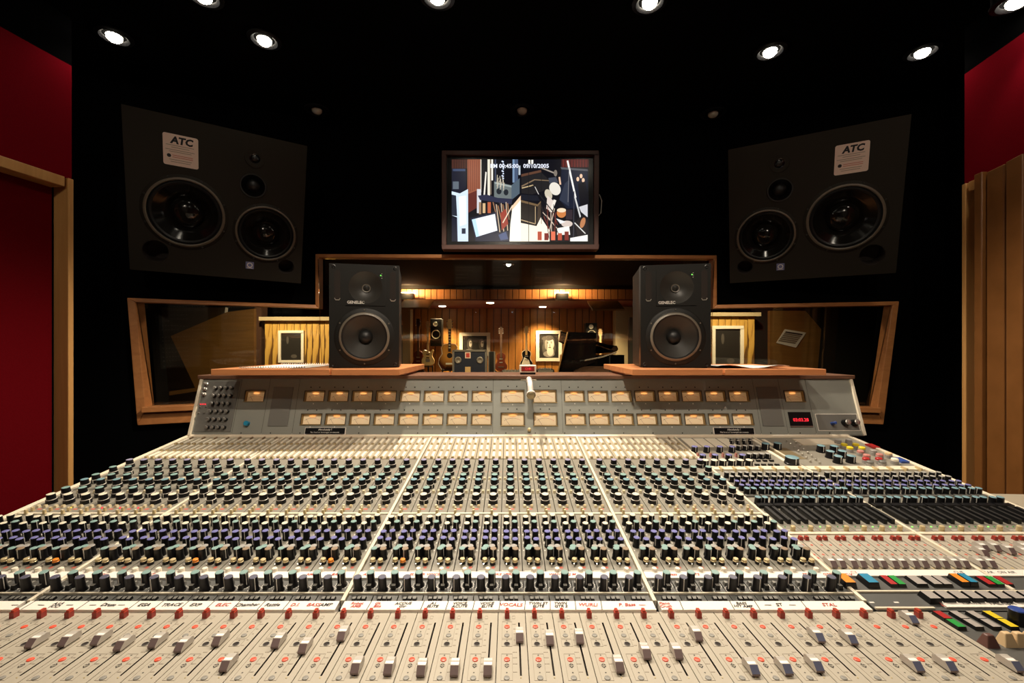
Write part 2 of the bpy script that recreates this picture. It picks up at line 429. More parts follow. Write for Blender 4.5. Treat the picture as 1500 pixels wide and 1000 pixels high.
for pts in ([INN[0], INN[1], INN[8], INN[9]], [(-1.27 + T_, 1.815), (1.369 - T_, 1.806), (1.369 - T_, .857), (-1.27 + T_, .875)], [INN[4], INN[5], INN[6], INN[7]]):
    b = MB(); b.X = Matrix.Translation(-WO)
    ti = lambda z: .022 + (.9 - z) * .075
    b.hexa([wp(x, z, ti(z)) for x, z in pts] + [wp(x, z, ti(z) + .008) for x, z in pts], 'glass'); b.build('glass_pane', win)

# ================================================================ LIVE ROOM behind the glass
LR = 9.8
flat('floor_live_room', -5.2, 5.6, 3.06, LR + .2, -0.05, 0, 'live_floor')
flat('ceiling_live_room', -5.2, 5.6, 3.06, LR + .2, 2.36, 2.44, 'live_dark')
back = struct(empty('wall_live_room', (0, LR, 0)))
x = -2.75; k = 0
bw = .165
while x < 2.95:                                  # vertical boards with dark open joints
    b = MB(); ww = bw * random.uniform(.9, 1.1)
    b.box(0, ww - .014, 0, .03, 0, 2.14, 'panel_wood'); b.build('board', back, (x, random.uniform(-.004, .004), 0)); x += ww
b = MB(); b.box(-5.2, 5.6, .03, .12, 0, 2.4, 'seam'); b.build('backing', back)
sof = struct(empty('trim_soffit', (0, 8.05, 2.10)))
b = MB(); b.box(-3.0, 3.1, .03, 1.75, 0, .04, 'soffit_red'); b.build('underside', sof)
x = -2.9
while x < 2.75:
    b = MB(); ww = .125 * random.uniform(.85, 1.15); b.box(0, ww - .012, 0, .03, .02, .20, 'fascia_wood'); b.build('board', sof, (x, 0, 0)); x += ww
b = MB(); b.box(-5.2, 5.6, -.05, 0.2, .21, .26, 'live_dark'); b.build('beam', sof)
flat('wall_live_left', -5.2, -5.1, 3.06, LR + .1, 0, 2.4, 'live_dark')
flat('wall_live_right', 5.5, 5.6, 3.06, LR + .1, 0, 2.4, 'live_dark')
# cloth pillars beside the wooden wall
for nm, u0, u1, Y in (('pillar_left', 586, 601, 9.2), ('pillar_right', 902, 926, 9.2)):
    b = MB(); a = px(u0, 500, Y).x; c_ = px(u1, 500, Y).x
    b.box(a, c_, Y, Y + .25, 0, 2.09, 'beige_cloth'); struct(b.build('trim_' + nm))
# knotty pine side walls, board by board
def pine(name, u0, u1, Y, n, ztop):
    p = struct(empty(name, (px(u0, 500, Y).x, Y, 0))); xs = [0]
    tot = px(u1, 500, Y).x - px(u0, 500, Y).x
    for i in range(n): xs.append(xs[-1] + random.uniform(.8, 1.2))
    f = tot / xs[-1]
    for i in range(n):
        b = MB(); b.box(0, (xs[i + 1] - xs[i]) * f - .008, 0, .03, 0, ztop, 'pine'); b.build('board', p, (xs[i] * f, random.uniform(0, .006), 0))
    b = MB(); b.box(0, tot, .03, .06, 0, ztop, 'seam'); b.build('backing', p)
    b = MB(); b.box(-.05, tot + .05, -.06, .05, ztop, ztop + .05, 'beige_cloth'); b.build('ledge', p)
    return p
pine('wall_pine_left', 388, 492, 6.0, 11, 1.60)
pine('wall_pine_right', 1034, 1106, 6.0, 7, 1.66)
b = MB(); b.box(px(300, 500, 6.3).x, px(388, 500, 6.3).x, 6.3, 6.4, 0, 2.3, 'live_dark'); b.box(px(376, 500, 6.1).x, px(386, 500, 6.1).x, 6.05, 6.2, 0, 2.3, 'fret_dark'); struct(b.build('trim_pillar_far_left'))
b = MB(); b.box(px(1106, 500, 6.2).x, px(1300, 500, 6.2).x, 6.2, 6.3, 0, 2.3, 'live_dark'); struct(b.build('trim_pillar_far_right'))
b = MB(); b.box(px(480, 500, 7.5).x, px(588, 500, 7.5).x, 7.5, 7.6, 0, 1.62, 'live_grey'); b.box(px(480, 500, 7.5).x, px(588, 500, 7.5).x, 7.45, 7.6, 1.62, 1.70, 'tan_board'); struct(b.build('trim_screen_left'))
b = MB(); b.box(px(922, 500, 7.5).x, px(1036, 500, 7.5).x, 7.5, 7.6, 0, 1.75, 'live_grey'); struct(b.build('trim_screen_right'))

# ================================================================ CEILING LAMPS
LBL = ['lit ceiling downlight above the left main loudspeaker, outermost on the left', 'lit ceiling downlight above and right of the left main loudspeaker sticker',
       'ceiling downlight cut by the top picture edge between the two left lamps', 'bright ceiling downlight at the top edge above the left part of the television',
       'bright ceiling downlight at the top edge right of the television', 'lit ceiling downlight above the left edge of the right main loudspeaker',
       'lit ceiling downlight above the right main loudspeaker, beside the red wall', 'lit ceiling downlight in the top right corner over the red wall',
       'unlit ceiling spot right of the left main loudspeaker', 'unlit ceiling spot straight above the television', 'unlit ceiling spot left of the right main loudspeaker',
       'ceiling downlight over the left end of the faders, above the picture', 'ceiling downlight over the middle of the faders, above the picture', 'ceiling downlight over the right end of the faders, above the picture',
       'unseen downlight added to light the racks behind the photographer, left one of two', 'unseen downlight added to light the racks behind the photographer, right one of two',
       'unseen spot added behind the photographer to light the left doorway', 'unseen spot added behind the photographer to light the folding door']
def trimmesh():
    b = MB(); b.lathe([(.075, -.002), (.075, -.008), (.058, -.012), (.050, -.006), (.046, .0)], 24, 'black_plastic', cap=False); return b.mesh('trim_ring', 40)
def bulbmesh(m):
    b = MB(); b.lathe([(.032, -.004), (.030, -.016), (.020, -.026), (.008, -.030)], 20, m); return b.mesh('bulb', 60)
TRIM = trimmesh(); B_ON = bulbmesh('bulb'); B_OFF = bulbmesh('bulb_off')
for i, (x, y, e, on) in enumerate(LAMPS_VIEW + LAMPS_BACK):
    o = empty('ceiling_downlight', (x, y, CEIL))
    tag(o, LBL[i], 'ceiling light', 'recessed spots in the black ceiling')
    drop = .135 if i == 7 else 0                                          # the corner lamp hangs a little below the ceiling
    inst(TRIM, 'trim_ring', o, (0, 0, -drop)); inst(B_ON if on else B_OFF, 'bulb', o, (0, 0, -drop))
    if drop:
        b = MB(); b.lathe([(.07, -drop), (.07, -.04), (.02, -.03), (.02, 0)], 20, 'black_plastic'); b.build('housing', o, smooth=40)
    if on:
        aim, cone, bl = (x * .8, y - .32, 0.8), 130, .45
        if i == 12: aim, cone, bl = (0.03, 1.6, 0.98), 82, 1.0            # the key lamp is turned towards the meters
        elif i in (1, 2, 5): aim, cone, bl = (x * .85, 1.5, 0.9), 88, .7
        elif i > 15: aim, cone, bl = (-1.95 if x < 0 else 2.05, 1.9, 1.15), 62, .9  # added spots that light the side doorways
        elif i > 13: aim, cone, bl = (x * .8, -2.6, 1.3), 90, .6  # added lamps that light the racks for the glass to reflect
        elif i > 10: aim, cone, bl = (x * 1.0, 1.0, 0.9), 110, .8
        spot((x, y, CEIL - .045 - drop), aim, e, cone=cone, blend=bl, radius=.03, parent=o)

# ================================================================ MIXING CONSOLE
K = tag(empty('mixing_console', (0, 1.0, 0)), 'huge analogue mixing console covered in rows of knobs, faders and lit meters', 'mixing console')
KO = K.location.copy()
SL = 0.1219; TA = math.atan(SL); CT = math.cos(TA)
def zmod(Y): return CZ - .533 + SL * Y                # sloping module plane
def zfad(Y): return CZ - .438 - .0094 * Y             # nearly level fader plane
def Ym(v): return 341.1 / (v - 430)                   # distance of a point of the module plane seen at picture row v
def Yf(v): return 280.3 / (v - 514)
Y0 = .7357
def ly(v): return (Ym(v) - Y0) / CT                   # along the slope, from the module's front edge
TF = math.atan(-.0094)
DIV = [-1.192, -.829, -.287, .2525, .6155, .905, 1.262]
NCH = [8, 12, 12, 8, 7, 8]
L2 = ly(640.5)
# ---- body
b = MB(); b.X = Matrix.Translation(-KO)
prof = [(.44, zfad(.44) - .014), (Y0, zfad(Y0) - .014), (1.62, zmod(1.62) - .016), (1.73, zmod(1.62) - .05), (1.73, .42), (1.2, .42), (.44, .66)]
b.prism(prof, DIV[0] + .004, DIV[-1] - .004, 'black_soft', axis='x')
b.build('body', K)
for x in (-.95, 0.03, 1.0):
    b = MB(); b.X = Matrix.Translation(-KO); b.box(x - .09, x + .09, .95, 1.6, 0, .425, 'black_soft'); b.build('pedestal', K)
for x, s in ((DIV[0], -1), (DIV[-1], 1)):              # cheeks with a cream edge
    b = MB(); b.X = Matrix.Translation(-KO)
    x0, x1 = (x - .014, x + .001) if s < 0 else (x - .001, x + .014)
    prof2 = [(.44, zfad(.44) - .05), (.44, zfad(.44) + .004), (Y0, zmod(Y0) + .004), (1.63, zmod(1.63) + .004), (1.63, .5), (.44, .66)]
    b.prism(prof2, x0, x1, 'trim_cream', axis='x'); b.build('cheek', K, bevel=.002)
# ---- knobs (shared meshes)
def cone_knob(cap, r1=.0118, h1=.010, r2=.0098, r3=.0088, h2=.0235, n=14):
    b = MB()
    b.lathe([(r1 * 1.04, 0), (r1, h1 * .75), (r1 * .97, h1), (r2, h1 + .0008), (r2 * 1.0, h1 + .002), (r3, h2), (r3 * .95, h2 + .0006), (r3 * .4, h2 + .0012)], n, 'black_plastic',
            mats=['black_plastic', 'black_plastic', 'fader_grey', 'black_plastic', 'black_plastic', cap, cap])
    b.box(-.0008, .0008, -r1 * 1.05, -r1 * .9, .001, h1, 'print_white')
    return b.mesh('knob_' + cap, 35)
def pot(cap, r=.0068, h=.020, skirt=.0082, n=12):
    b = MB()
    b.lathe([(skirt, 0), (skirt * .97, .002), (r * 1.08, .0045), (r, .006), (r * .96, h), (r * .86, h + .0008)], n, 'black_plastic', mats=['black_plastic'] * 4 + [cap, cap])
    b.box(-.0005, .0005, -r * 1.1, -r * .9, .004, h, 'print_white')
    return b.mesh('pot_' + cap, 35)
def block(w, d, h, m, top=None, taper=.12):
    b = MB(); t = taper * min(w, d)
    b.add([(-w / 2, -d / 2, 0), (w / 2, -d / 2, 0), (w / 2, d / 2, 0), (-w / 2, d / 2, 0), (-w / 2 + t, -d / 2 + t, h), (w / 2 - t, -d / 2 + t, h), (w / 2 - t, d / 2 - t, h), (-w / 2 + t, d / 2 - t, h)],
          [(0, 1, 5, 4), (1, 2, 6, 5), (2, 3, 7, 6), (3, 0, 4, 7)], m)
    b.add([(-w / 2 + t, -d / 2 + t, h), (w / 2 - t, -d / 2 + t, h), (w / 2 - t, d / 2 - t, h), (-w / 2 + t, d / 2 - t, h)], [(0, 1, 2, 3)], top or m)
    return b
KN = {c: cone_knob('cap_' + c) for c in ('lilac', 'teal', 'blue', 'cream')}
PT = {c: pot('cap_' + c) for c in ('cream', 'teal', 'purple', 'blue', 'grey')}
PT['teal_tall'] = pot('cap_teal', .0066, .022); PT['brown_tall'] = pot('cap_brown', .0068, .022)
PT['route_teal'] = pot('cap_teal', .0072, .026, .0092, 14); PT['route_dark'] = pot('cap_dark', .0074, .026, .0094, 14)
PT['mon_white'] = pot('cap_grey', .0068, .016, .0074); PT['mon_purple'] = pot('cap_purple', .0068, .015, .0074); PT['mon_teal'] = pot('cap_blue', .0076, .018, .0082)
GOLDK = MB(); GOLDK.lathe([(.0058, 0), (.0056, .006), (.0050, .0065), (.0050, .0105), (.0042, .0112)], 12, 'gold', mats=['black_plastic', 'gold', 'gold', 'gold', 'gold']); GOLDK = GOLDK.mesh('gold_knob', 35)
WBTN = MB(); WBTN.lathe([(.0052, 0), (.0050, .008), (.0042, .0092), (.002, .0097)], 12, 'button_white'); WBTN = WBTN.mesh('white_button', 35)
LITK = MB(); LITK.lathe([(.0058, 0), (.0056, .006), (.0050, .0065), (.0050, .0105), (.0042, .0112)], 12, 'orange', mats=['black_plastic', 'orange', 'orange', 'orange', 'orange']); LITK = LITK.mesh('orange_knob', 35)
SQB = block(.0078, .0078, .0075, 'button_cream').mesh('square_button'); GOB = block(.0066, .0066, .010, 'gold', 'button_cream').mesh('gold_button')
RBT = block(.0076, .0085, .0045, 'black_plastic', 'button_dark').mesh('route_button')

def strip_mesh(p):
    # one module: cream selector panel, two grey panels, dark routing panel, each with an open joint round it
    b = MB(); g = .0009
    for va, vb, m in ((640.5, 671.5, 'console_beige'), (672.5, 751.3, 'console_grey'), (753.3, 839, 'console_grey'), (848.8, 868.8, 'console_dark'), (870.8, 882, 'console_dark')):
        b.box(g, p - g, ly(vb), ly(va), -.008, 0, m)
    b.box(0, p, ly(753.1), ly(751.5), -.006, .0022, 'trim_cream')       # light strips between the panels
    b.box(0, p, ly(870.6), ly(869.0), -.006, .0030, 'trim_cream')
    b.box(0, p, ly(848.5), ly(839.2), -.006, .0035, 'tape')              # scribble strip
    b.box(0, p, ly(895), ly(882.3), -.010, .0030, 'tape')
    b.box(0, p, 0, ly(640.5), -.014, -.009, 'seam')
    return b
def small_bits(p):
    # row upon row of tiny buttons and printed legends, too small to tell apart one by one
    b = MB()
    def bt(x, v, w_, d, h, m, top=None):
        y = ly(v); k = block(w_, d, h, m, top); k2 = MB(); 
        s_ = b.X; b.X = Matrix.Translation((x, y, 0)); 
        base = len(b.v)
        for f, mi in zip(k.f, k.m): pass
        b.v += [tuple(b.X @ Vector(q)) for q in k.v]
        for f, mi in zip(k.f, k.m): b.f.append([base + i for i in f]); b.m.append(b.mi(k.names[mi]))
        b.X = s_
    for cx in (.28, .74):                                                # selector columns: three light bars each
        for va, vb in ((643.2, 650), (652, 659.5), (661.5, 669.5)):
            ya, yb = ly(vb), ly(va)
            b.box(cx * p - .0042, cx * p + .0042, ya, yb, 0, .002, 'bar_white')
            b.box(cx * p - .004, cx * p + .004, ya - .0105, ya - .003, 0, .006, 'gold', 'cap_brown')
    b.box(.46 * p, .56 * p, ly(643.5), ly(641.5), 0, .006, 'cap_brown')
    for v in (691, 704, 720, 731):                                       # printed scales beside the knobs
        for q in (-1, 1):
            b.quad(*[(p / 2 + q * .0165 + dx, ly(v) + dy, .0003) for dx, dy in ((-.0022, -.0011), (.0022, -.0011), (.0022, .0011), (-.0022, .0011))], 'print_red' if v < 700 else 'print_white')
    for q in (-.2, .2):
        bt((.5 + q) * p, 742.5, .0074, .0074, .006, 'button_cream', 'gold' if q > 0 else None)
        bt((.5 + q) * p, 760.5, .0080, .0080, .007, 'gold', 'button_cream')
    b.quad(*[(p * .60 + dx, ly(745.5) + dy, .0003) for dx, dy in ((-.005, -.003), (.005, -.003), (.005, .003), (-.005, .003))], 'print_red')
    bt(.45 * p, 748, .006, .006, .010, 'gold', 'button_cream'); bt(.47 * p, 752.6, .0062, .006, .011, 'gold', 'button_cream')
    for v in (772, 783, 795, 806):                                       # knob scale dots between the two columns
        for q in (.1, .49, .9):
            b.quad(*[(p * q + dx, ly(v) + dy, .0003) for dx, dy in ((-.0012, -.0025), (.0012, -.0025), (.0012, .0025), (-.0012, .0025))], 'print_white')
    b.tube([(.29 * p, ly(829), 0), (.29 * p, ly(829) - .001, .006)], [.0013, .0016], 6, 'chrome')   # toggle
    b.quad(*[(p * .71 + dx, ly(831) + dy, .0003) for dx, dy in ((-.003, -.003), (.003, -.003), (.003, .003), (-.003, .003))], 'print_red')
    b.quad(*[(p * .27 + dx, ly(836) + dy, .0003) for dx, dy in ((-.008, -.0007), (.008, -.0007), (.008, .0007), (-.008, .0007))], 'print_white')
    for cx, v in ((.70, 857), (.27, 864.2)):                             # printed rings round the routing knobs
        k = 16
        for i in range(k):
            a0, a1 = 2 * math.pi * i / k, 2 * math.pi * (i + .6) / k
            P = lambda r, a: (cx * p + r * math.cos(a), ly(v) + r * math.sin(a), .0003)
            b.quad(P(.0108, a0), P(.0120, a0), P(.0120, a1), P(.0108, a1), 'print_white')
    bt(.16 * p, 856, .006, .008, .006, 'button_dark', 'button_grey'); bt(.70 * p, 862.5, .0082, .0075, .0085, 'black_plastic', 'button_grey')
    return b
strips = []
for s in range(4):
    x0 = DIV[s] + .0045; p = (DIV[s + 1] - .0045 - x0) / NCH[s]
    sm = strip_mesh(p).mesh('channel_strip'); bits = small_bits(p).mesh('small_controls', 'keep')
    for c in range(NCH[s]):
        st = inst(sm, 'channel_strip', K, Vector((x0 + c * p, Y0, zmod(Y0))) - KO, (TA, 0, 0))
        strips.append((st, x0 + c * p, p))
        stuff(inst(bits, 'small_controls', st))
        r = lambda: (0, 0, random.uniform(-2.2, 2.2))
        for v, cap in ((683.5, 'lilac'), (694.5, 'teal'), (706, 'teal'), (713.5, 'blue'), (726, 'teal'), (736, 'cream')):
            inst(KN[cap], 'equalizer_knob', st, (p / 2, ly(v), 0), r())
        for v in (702.5, 721.5):
            for q in (-.34, .34): inst(SQB, 'square_button', st, (p * (.5 + q), ly(v), 0))
        for x, v, cap in ((.28, 768, 'cream'), (.70, 765.5, 'cream'), (.28, 778, 'cream'), (.70, 775.5, 'teal'), (.28, 790.5, 'purple'), (.70, 789.5, 'purple'), (.28, 800, 'purple'), (.70, 802, 'purple')):
            inst(PT[cap], 'dynamics_knob', st, (p * x, ly(v), 0), r())
        inst(PT['teal_tall'], 'send_knob', st, (p * .28, ly(817.5), 0), r()); inst(PT['brown_tall'], 'send_knob', st, (p * .70, ly(818), 0), r())
        inst(PT['teal' if c % 2 else 'grey'], 'filter_knob', st, (p * .36, ly(813), 0), r()); inst(PT['grey'], 'filter_knob', st, (p * .63, ly(812.5), 0), r())
        lit = random.random() < .10
        inst(GOLDK, 'pan_knob', st, (p * .33, ly(825), 0)); inst(LITK if lit else GOLDK, 'pan_knob', st, (p * .68, ly(826), 0))
        inst(WBTN, 'white_button', st, (p * .49, ly(838), 0))
        inst(PT['route_teal'], 'routing_knob', st, (p * .70, ly(857), 0), r()); inst(PT['route_dark'], 'routing_knob', st, (p * .27, ly(864.2), 0), r())
        for q in (-.19, 0, .19): inst(RBT, 'routing_button', st, (p * (.5 + q), ly(878), 0))
# lit push buttons and lamps dotted over the left and right sections
for x, v, m in ((-1.01, 744, 'led_red'), (-1.09, 744, 'led_yellow'), (-.965, 744, 'led_red'), (-.92, 744, 'led_red'), (-.87, 744, 'led_red')):
    b = MB(); b.lathe([(.0026, 0), (.0024, .002), (.001, .003)], 8, m); b.build('indicator_lamp', K, Vector((x, Ym(v), zmod(Ym(v)))) - KO, (TA, 0, 0))
for x in DIV[1:6]:                                      # raised cream dividers between the buckets
    b = MB(); e = ly(640.5); s0 = ly(882) 
    if x == DIV[5]: s0 = ly(866)
    b.box(-.0034, .0034, s0, e, -.01, .0038, 'trim_cream'); b.build('divider', K, Vector((x, Y0, zmod(Y0))) - KO, (TA, 0, 0), bevel=.0008)
b = MB(); b.X = Matrix.Translation(-KO)
b.hexa([(DIV[0] - .012, Ym(640.2), zmod(Ym(640.2)) - .01), (DIV[-1] + .012, Ym(640.2), zmod(Ym(640.2)) - .01), (DIV[-1] + .012, 1.645, zmod(1.63) - .01), (DIV[0] - .012, 1.645, zmod(1.63) - .01),
        (DIV[0] - .012, Ym(640.2), zmod(Ym(640.2)) + .006), (DIV[-1] + .012, Ym(640.2), zmod(Ym(640.2)) + .006), (DIV[-1] + .012, 1.645, zmod(1.63) + .012), (DIV[0] - .012, 1.645, zmod(1.63) + .012)], 'rail_cream')
b.build('rail', K, bevel=.006)

# ---- handwriting on the two scribble strips
def scribble(u, v, body, m, size=.011, onfad=True):
    Y = Ym(v); x = (u - 745) / 640 * Y
    return lettering(body, size, m, K, Vector((x, Y, zmod(Y) + .0036)) - KO, (TA, 0, random.uniform(-.05, .05)), shear=.25, bold=.00022)
for u, body, m in ((22, '—', 'ink_black'), (60, '—', 'ink_black'), (83, 'A.I.A\n(CC)', 'ink_black'), (102, '—', 'ink_black'), (136, '—', 'ink_black'), (159, 'Drum', 'ink_black'), (178, '—', 'ink_black'), (211, 'EGA', 'ink_black'), (251, 'TRACE', 'ink_black'),
                   (286, 'EXP', 'ink_black'), (326, 'ELEC', 'ink_red'), (362, 'Chamber', 'ink_black'), (399, 'Rattle', 'ink_black'), (432, 'D.I.', 'ink_red'), (459, 'BASS', 'ink_red'), (477, 'AMP', 'ink_black'),
                   (522, 'Robot\nAMB', 'ink_red'), (553, 'Gt.\nBits', 'ink_red'), (590, 'ACOUS\nGtr', 'ink_black'), (634, 'A1\nELITE', 'ink_black'), (673, 'VOICE\nACUTE', 'ink_black'), (713, 'VOICE\nELITE', 'ink_black'),
                   (748, 'VOCALS', 'ink_red'), (788, 'TWIN ST\nELITE', 'ink_black'), (821, 'TWIN\nGTR 2', 'ink_black'), (861, 'WURLI', 'ink_red'), (918, 'P. Bass', 'ink_red'), (940, '—', 'ink_red'), (974, 'Piano\nCrush', 'ink_red'),
                   (1087, 'BASS\nHIT AMP', 'ink_black'), (1124, '—', 'ink_black'), (1141, 'ST', 'ink_black'), (1160, '—', 'ink_black'), (1214, 'STAL', 'ink_red')):
    scribble(u, 888.5 if '\n' in body else 888.5, body, m, .0082 if '\n' in body else .0105)
for u in (42, 122, 196, 232, 270, 308, 346, 383, 420, 500, 541, 619, 655, 694, 732, 769, 806, 843, 881, 960, 998, 1072, 1109, 1178):   # pen strokes between names
    Y = Ym(888.5); b = MB(); b.box(-.0006, .0006, -.011, .011, 0, .0003, 'ink_black'); b.build('pen_stroke', K, Vector(((u - 745) / 640 * Y, Y, zmod(Y) + .0031)) - KO, (TA, 0, -.1))
for u, body in ((30, 'Dr.'), (152, 'Vox'), (222, 'ST'), (455, 'AMP'), (493, 'BASS'), (536, 'AB'), (622, 'EL GTR VOICE'), (737, 'UKE VERB'), (812, 'WAH'), (835, 'L 2 M'), (985, 'Bass'), (1017, 'HITS'), (1050, 'BS'), (1183, 'STAL'), (1212, 'GTR'), (1244, 'C.V.')):
    Y = Ym(844); lettering(body, .009, 'ink_red', K, Vector(((u - 745) / 640 * Y, Y, zmod(Y) + .0040)) - KO, (TA, 0, 0), shear=.25, bold=.0002)

# ---- fader strips
YB = .46
def fader_mesh(p):
    b = MB(); L = Y0 - .001; g = .0006
    ya, yb = Yf(989.5) - YB, Yf(911.5) - YB
    x0, x1 = .755 * p - .0013, .755 * p + .0013
    ys = [0, ya, yb, L - YB]; xs = [g, x0, x1, p - g]
    for i in range(3):
        for j in range(3):
            if i == 1 and j == 1: continue
            b.quad((xs[i], ys[j], 0), (xs[i + 1], ys[j], 0), (xs[i + 1], ys[j + 1], 0), (xs[i], ys[j + 1], 0), 'fader_beige')
    b.box(x0 - .0005, x1 + .0005, ya - .0005, yb + .0005, -.012, -.006, 'pit')
    for a, c_ in (((x0, ya), (x1, ya)), ((x1, ya), (x1, yb)), ((x1, yb), (x0, yb)), ((x0, yb), (x0, ya))):
        b.quad((*a, 0), (*c_, 0), (*c_, -.007), (*a, -.007), 'pit')
    for x in (g, p - g): b.quad((x, 0, 0), (x, L - YB, 0), (x, L - YB, -.009), (x, 0, -.009), 'fader_beige')
    b.box(-.0002, p + .0002, 0, L - YB, -.014, -.009, 'seam')
    return b.mesh('fader_strip', False)
def marks_mesh(p):
    b = MB(); y = lambda v: Yf(v) - YB; cx = .33 * p; z = .0003
    def rect(xa, xb, va, vb, t=.0004, m='print_grey'):
        for (a, c_) in (((xa, y(va)), (xb, y(va))), ((xb, y(va)), (xb, y(vb))), ((xb, y(vb)), (xa, y(vb))), ((xa, y(vb)), (xa, y(va)))):
            b.box(min(a[0], c_[0]) - t / 2, max(a[0], c_[0]) + t / 2, min(a[1], c_[1]) - t / 2, max(a[1], c_[1]) + t / 2, 0, z, m)
    rect(cx - .0078, cx + .0078, 934.5, 910.5); rect(cx - .0078, cx + .0078, 946.5, 936.5); rect(cx - .0078, cx + .0078, 996.5, 957.5)
    rect(.52 * p, .62 * p, 906, 902, .0003)
    def dia(x, v, r, m): b.poly([(x - r, y(v), z), (x, y(v) - r, z), (x + r, y(v), z), (x, y(v) + r, z)], m)
    for v in (912.5, 925, 938, 959.5, 985): dia(cx, v, .0013, 'print_black')
    for s in (1, -1):                                       # up and down arrows
        c0 = y(974.6) + s * .0008
        b.poly([(cx - .0036, c0, z), (cx + .0036, c0, z), (cx, c0 + s * .0042, z)], 'print_black')
        b.poly([(cx - .0015, c0 + s * .0007, z * 2), (cx + .0015, c0 + s * .0007, z * 2), (cx, c0 + s * .0026, z * 2)], 'fader_beige')
    for v, w_ in ((914, .004), (921, .0025), (928, .002), (937, .002), (945, .003), (955, .0045), (963, .0045), (972, .0045), (984, .004)):
        for k in range(3): b.box(.585 * p + (k - 1) * w_ * .5 - w_ * .17, .585 * p + (k - 1) * w_ * .5 + w_ * .17, y(v) - .0007, y(v) + .0007, 0, z, 'print_grey')
    b.lathe([(.0012, 0), (.0008, .0006)], 8, 'gold', .755 * p, y(992.5), 0)
    return b.mesh('printed_marks', False)
def disc(r, h, m):
    b = MB(); b.lathe([(r, 0), (r * .97, h * .8), (r * .8, h)], 16, m); return b.mesh('button_' + m, 30)
RED_D = disc(.0043, .0014, 'red_button'); GRY_D = disc(.0041, .0012, 'button_grey')
HOLE = MB(); HOLE.lathe([(.0046, 0), (.0046, .0005), (.0040, .0007), (.0032, .0003)], 14, 'pit', mats=['button_dark', 'button_dark', 'pit', 'pit']); HOLE = HOLE.mesh('jack_hole', 30)
RK = MB(); RK.box(-.0038, .0038, -.0045, .0045, 0, .0095, 'red_dark', 'red_plastic'); RK.box(-.0024, .0024, -.003, .005, .0094, .0125, 'red_plastic'); RK = RK.mesh('red_knob')
def fcap(nose):
    b = MB(); W = .0056
    pr = [(-.0135, .0022), (-.0135, .005), (-.0062, .0128), (-.0030, .0118), (.0008, .0122), (.0046, .0118), (.0080, .0126), (.0128, .0098), (.0135, .0022)]
    ms = ['fader_nose', nose, 'fader_grey', 'fader_line', 'fader_grey', 'fader_grey', 'fader_grey', 'fader_grey', 'fader_grey']
    n = len(pr)
    for i in range(n):
        a, c_ = pr[i], pr[(i + 1) % n]
        b.quad((-W, *a), (W, *a), (W, *c_), (-W, *c_), ms[i])
    for x in (-W, W): b.poly([(x, *q) for q in pr], 'fader_grey')
    b.box(-.0008, .0008, -.004, .004, -.006, .0025, 'pit')
    return b.mesh('fader_knob', False)
CAP, CAPB = fcap('fader_nose'), fcap('fader_nose_blue')
caps = [(41, 940), (88, 938), (138, 936), (172, 944), (222, 940), (260, 946), (315, 937), (328, 973), (403, 940), (439, 948), (503, 930), (523, 977), (571, 978), (619, 980), (667, 980), (714, 980), (761, 932), (805, 936), (847, 934),
        (905, 975), (943, 956), (987, 956), (1021, 930), (1098, 979), (1145, 978), (1191, 974), (1197, 932), (1240, 935), (1328, 974), (1378, 974), (1328, 906), (1474, 974)]
CX = [((u - 745) / 640 * Yf(v + 3), v + 3) for u, v in caps]
cells = []
for s in range(4):
    x0 = DIV[s]; p = (DIV[s + 1] - x0) / NCH[s]
    cells += [(x0 + c * p, p) for c in range(NCH[s])]
cells += [(.6155, .0450), (.6605, .0450)]
fm = {}
used_c = set()
for x0, p in cells:
    k = round(p, 5)
    if k not in fm: fm[k] = (fader_mesh(p), marks_mesh(p))
    F = inst(fm[k][0], 'fader_strip', K, Vector((x0, YB, zfad(YB))) - KO, (TF, 0, 0))
    stuff(inst(fm[k][1], 'printed_marks', F))
    y = lambda v: Yf(v) - YB
    cx = .33 * p
    inst(RK, 'red_switch', F, (.33 * p, y(903.5), 0))
    for v in (918, 966): inst(RED_D, 'mute_button', F, (cx, y(v), 0))
    for v in (930.5, 993): inst(GRY_D, 'solo_button', F, (cx, y(v), 0))
    inst(HOLE, 'jack_hole', F, (cx, y(943), .0002))
    sx = x0 + .755 * p
    best = min(range(len(CX)), key=lambda i: abs(CX[i][0] - sx) + (10 if i in used_c else 0))
    if abs(CX[best][0] - sx) < p * .55 and best not in used_c: used_c.add(best); v = CX[best][1]
    else: v = 1004 if x0 < -.7 else 985
    inst(CAPB if sx > .33 else CAP, 'fader_knob', F, (.755 * p, y(v), 0))
b = MB(); b.X = Matrix.Translation(-KO)                      # padded front rail below the faders
b.box(DIV[0], DIV[-1], .40, .455, .72, zfad(.46) - .004, 'black_soft'); b.build('arm_rest', K, bevel=.01)

